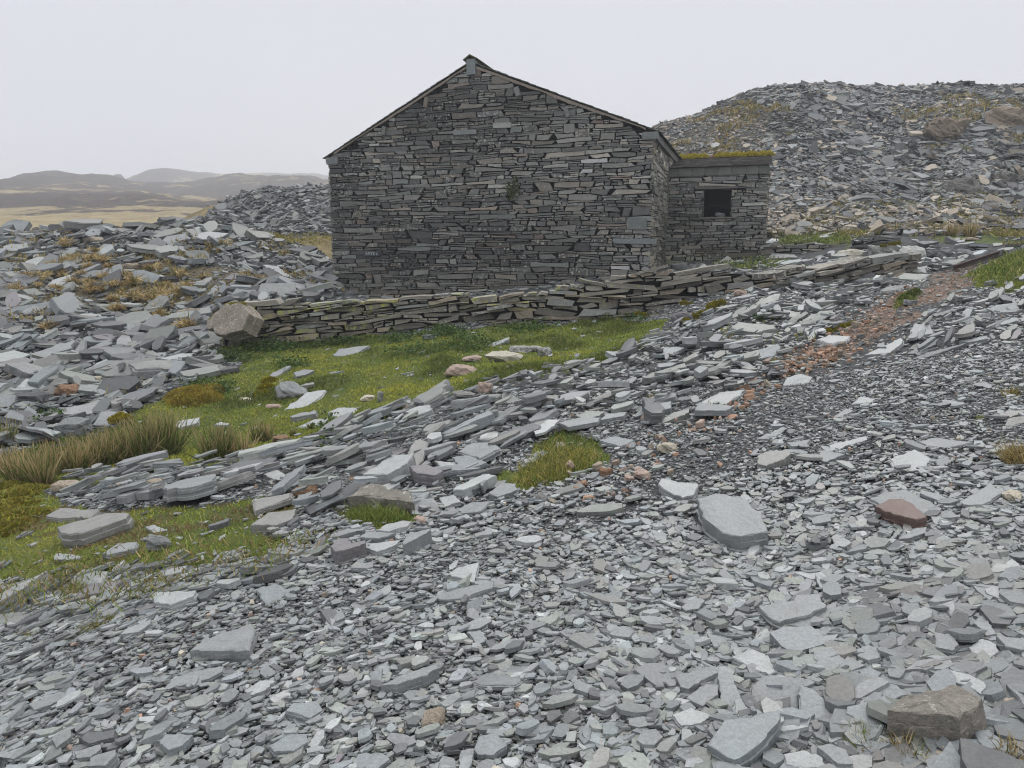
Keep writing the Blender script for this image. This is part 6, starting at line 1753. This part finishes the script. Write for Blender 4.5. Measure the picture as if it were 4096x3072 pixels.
for t, bb, lb in ORG:
    u, v, w, h = map(float, bb.split())
    if w == 0: continue
    o_ = TILES[t]; cu_, cv_ = o_[0] + u / o_[2], o_[1] + (v + h * .3) / o_[2]
    g = hit([cu_], [cv_])[0]; dp = project(g)[2]; w_ = w / o_[2] / F_PX * dp; h_ = h / o_[2] / F_PX * dp
    col = 'tan' if 'tan' in lb or 'brown' in lb else 'cream' if 'cream' in lb or 'whitish' in lb else 'rust' if 'rust' in lb or 'red' in lb else 'pink' if 'pink' in lb or 'ros' in lb else 'orange'
    me = boulder_mesh("stone", (w_, w_ * .75, max(h_ * .85, w_ * .35)), np.random.default_rng(900 + k), M_ROCK, pal(col, .25), 0, sub=2, keep=14)
    o = bpy.data.objects.new("stone", me); COL.objects.link(o); o.location = g + np.array([0, 0, h_ * .25]); o.rotation_euler = (R.uniform(-.2, .2), R.uniform(-.2, .2), R.uniform(-.4, .4))
    tag(o, lb, "stone", "orange and pale stones strewn in the scree"); k += 1
    placed.append((o, lb, g, None, w_ / 2))
# ------------------------------------------------------------------ labels for the untraced slabs and tufts, from what lies nearest
marks = []
for (o, lb, c, ring, lim) in placed:
    u, v, d = project(np.array(c)); marks.append((float(u), float(v), lb, o["category"], lim / float(d) * F_PX))
marks = [m for m in marks if -100 < m[0] < 4200 and m[1] < 3150]
def short(lb):
    w = lb.split(); return w
def refname(lb):
    """a reference short enough to use inside another label: cut at the first preposition that starts a place"""
    w = lb.split(); cut = len(w)
    for i, x in enumerate(w):
        if i >= 2 and x in ("in", "on", "at", "by", "below", "above", "behind", "beside", "right", "left", "just", "of", "near", "under", "with", "resting", "lying", "leaning", "directly", "high", "tucked", "butting", "standing", "that", "beyond", "where", "from", "half", "among", "close", "between", "sloping", "perched", "next", "alone"):
            cut = i; break
    while w[:cut] and w[cut - 1] in ("the", "a", "its", "to", "up", "half", "hidden", "propped"): cut -= 1
    return " ".join(w[:cut])
cnt = {}
for m in marks: cnt[refname(m[2])] = cnt.get(refname(m[2]), 0) + 1
refs = [(m[0], m[1], refname(m[2])) for m in marks if cnt[refname(m[2])] == 1 and 3 <= len(refname(m[2]).split()) <= 5]
refs += [(1325 * K, 560 * K, "barn's right corner"), (740 * K, 600 * K, "barn's left corner"), (510 * K, 690 * K, "leaning block at the wall's end"), (1545 * K, 520 * K, "shed window")]
ORD = ["", "second ", "third ", "fourth ", "fifth ", "sixth ", "seventh ", "eighth ", "ninth ", "tenth "]
used = {}
def place_label(c, noun, adj, tk=""):
    u, v, _ = project(np.array(c)); u, v = float(u), float(v)
    best = sorted(refs, key=lambda r: (r[0] - u) ** 2 + ((r[1] - v) * 1.5) ** 2)[:9]
    for r in best:
        dx, dy = u - r[0], (v - r[1])
        side = ("right of" if dx > 0 else "left of") if abs(dx) > abs(dy) * 1.1 else ("below" if dy > 0 else "above")
        key = (noun, side, r[2])
        n = used.get(key, 0)
        if n < 9:
            used[key] = n + 1
            art = "" if r[2].startswith("barn") else ""
            return f"{adj} {noun}, {ORD[n]}{'nearest one ' if n == 0 else 'nearest '}{side} the {r[2]}"
    return f"{adj} {noun} lying among slates"
# go outwards from each landmark so that first / second / third count by distance
def key_near(c):
    u, v, _ = project(np.array(c)); return min((r[0] - u) ** 2 + ((r[1] - v) * 1.5) ** 2 for r in refs)
for (o, c, T, tk, el, nm, s_) in sorted(singles, key=lambda a: key_near(a[1])):
    b = T[:3].mean(); col = "dark" if b < .13 else "pale" if b > .27 else "brownish" if T[0] > T[2] * 1.08 else "grey"
    adj = ("thick " if tk > .22 else "thin " if tk < .12 else "") + col + (" long" if el > 2.2 else "")
    o["label"] = place_label(c, "slab", adj); o["group"] = {"bank": "slate slabs of the bank", "lower edge": "slate slabs along the lower grass", "right bank": "slate slabs of the right bank", "corner": "slabs of the bottom right corner",
                                                            "terrace": "slabs on the terrace", "scree": "slabs lying in the scree", "turf": "slabs in the turf", "left heap": "slabs of the left heap"}[nm]
for (o, g) in sorted(tufts, key=lambda a: key_near(a[1])):
    o["label"] = place_label(g, "straw tuft", "bushy" if o.scale[0] > 1.2 else "small" if o.scale[0] < .9 else "round")

# ------------------------------------------------------------------ sky, sun, haze
SUN_EL, SUN_AZ = math.radians(52), math.radians(18)        # azimuth: where the light comes from, clockwise from +Y
w = bpy.data.worlds.new("World"); sc.world = w; w.use_nodes = True
nt = w.node_tree; nt.nodes.clear(); N_ = nt.nodes.new; L_ = nt.links.new
out = N_("ShaderNodeOutputWorld"); bg = N_("ShaderNodeBackground"); L_(bg.outputs[0], out.inputs[0])
sky = N_("ShaderNodeTexSky"); sky.sky_type = 'NISHITA'; sky.sun_disc = False; sky.sun_elevation = SUN_EL; sky.sun_rotation = SUN_AZ
sky.air_density = 1.0; sky.dust_density = 4.0
tc = N_("ShaderNodeTexCoord"); sx = N_("ShaderNodeSeparateXYZ"); L_(tc.outputs["Generated"], sx.inputs[0])
# cloud deck: brighter overhead, slightly uneven
cl = N_("ShaderNodeValToRGB"); e = cl.color_ramp.elements
e[0].position = 0.0; e[0].color = (.72, .74, .80, 1); e[1].position = .30; e[1].color = (.72, .735, .80, 1)
for p_, c_ in ((.12, (.755, .77, .83, 1)), (.55, (1.3, 1.31, 1.34, 1)), (1.0, (2.1, 2.1, 2.12, 1))):
    x_ = e.new(p_); x_.color = c_
L_(sx.outputs["Z"], cl.inputs[0])
ns = N_("ShaderNodeTexNoise"); ns.inputs["Scale"].default_value = 1.6; ns.inputs["Detail"].default_value = 3; L_(tc.outputs["Generated"], ns.inputs["Vector"])
v_ = math_(nt, 'ADD', math_(nt, 'MULTIPLY', ns.outputs["Fac"], .16), .92)
vs = N_("ShaderNodeVectorMath"); vs.operation = 'SCALE'; L_(cl.outputs[0], vs.inputs[0]); L_(v_, vs.inputs["Scale"])
vs2 = N_("ShaderNodeVectorMath"); vs2.operation = 'SCALE'; L_(vs.outputs[0], vs2.inputs[0]); vs2.inputs["Scale"].default_value = 10.0
mix = mixc(nt, .97, sky.outputs[0], vs2.outputs[0]); L_(mix, bg.inputs[0]); bg.inputs[1].default_value = .10
sd = bpy.data.lights.new("sun", 'SUN'); sd.energy = 1.5; sd.angle = math.radians(22); sd.color = (1, .97, .93)
so = bpy.data.objects.new("sun", sd); COL.objects.link(so)
dv = Vector((math.sin(SUN_AZ) * math.cos(SUN_EL), math.cos(SUN_AZ) * math.cos(SUN_EL), math.sin(SUN_EL)))
so.rotation_euler = dv.to_track_quat('Z', 'Y').to_euler()

HAZE = 0.0013
if HAZE:
    m, nt, N_, L_ = newmat("haze"); o_ = N_("ShaderNodeOutputMaterial"); pv = N_("ShaderNodeVolumePrincipled")
    pv.inputs["Color"].default_value = (.915, .94, 1.0, 1); pv.inputs["Density"].default_value = HAZE; pv.inputs["Anisotropy"].default_value = 0.0
    L_(pv.outputs[0], o_.inputs["Volume"])
    hb = []
    X0, X1, Y0, Y1, Z0, Z1 = -6300, 6300, -60, 2700, -40, 160
    P = np.array([[x, y, z] for z in (Z0, Z1) for x, y in ((X0, Y0), (X1, Y0), (X1, Y1), (X0, Y1))], float)
    sp = Soup(); boxes_np(sp, P, (1, 1, 1, 1)); tag(sp.build("haze", m), kind="stuff")

# ------------------------------------------------------------------ render settings
sc.view_settings.view_transform = 'Standard'; sc.view_settings.look = 'None'; sc.view_settings.gamma = 1.0; sc.view_settings.exposure = 0.0
sc.cycles.use_denoising = True; sc.cycles.filter_width = 1.1
try:
    sc.cycles.denoiser = 'OPENIMAGEDENOISE'; sc.cycles.denoising_input_passes = 'RGB_ALBEDO_NORMAL'; sc.cycles.denoising_prefilter = 'ACCURATE'
except Exception: pass
sc.cycles.max_bounces = 6; sc.cycles.diffuse_bounces = 3; sc.cycles.glossy_bounces = 2; sc.cycles.volume_bounces = 1; sc.cycles.transmission_bounces = 2
sc.cycles.caustics_reflective = False; sc.cycles.caustics_refractive = False
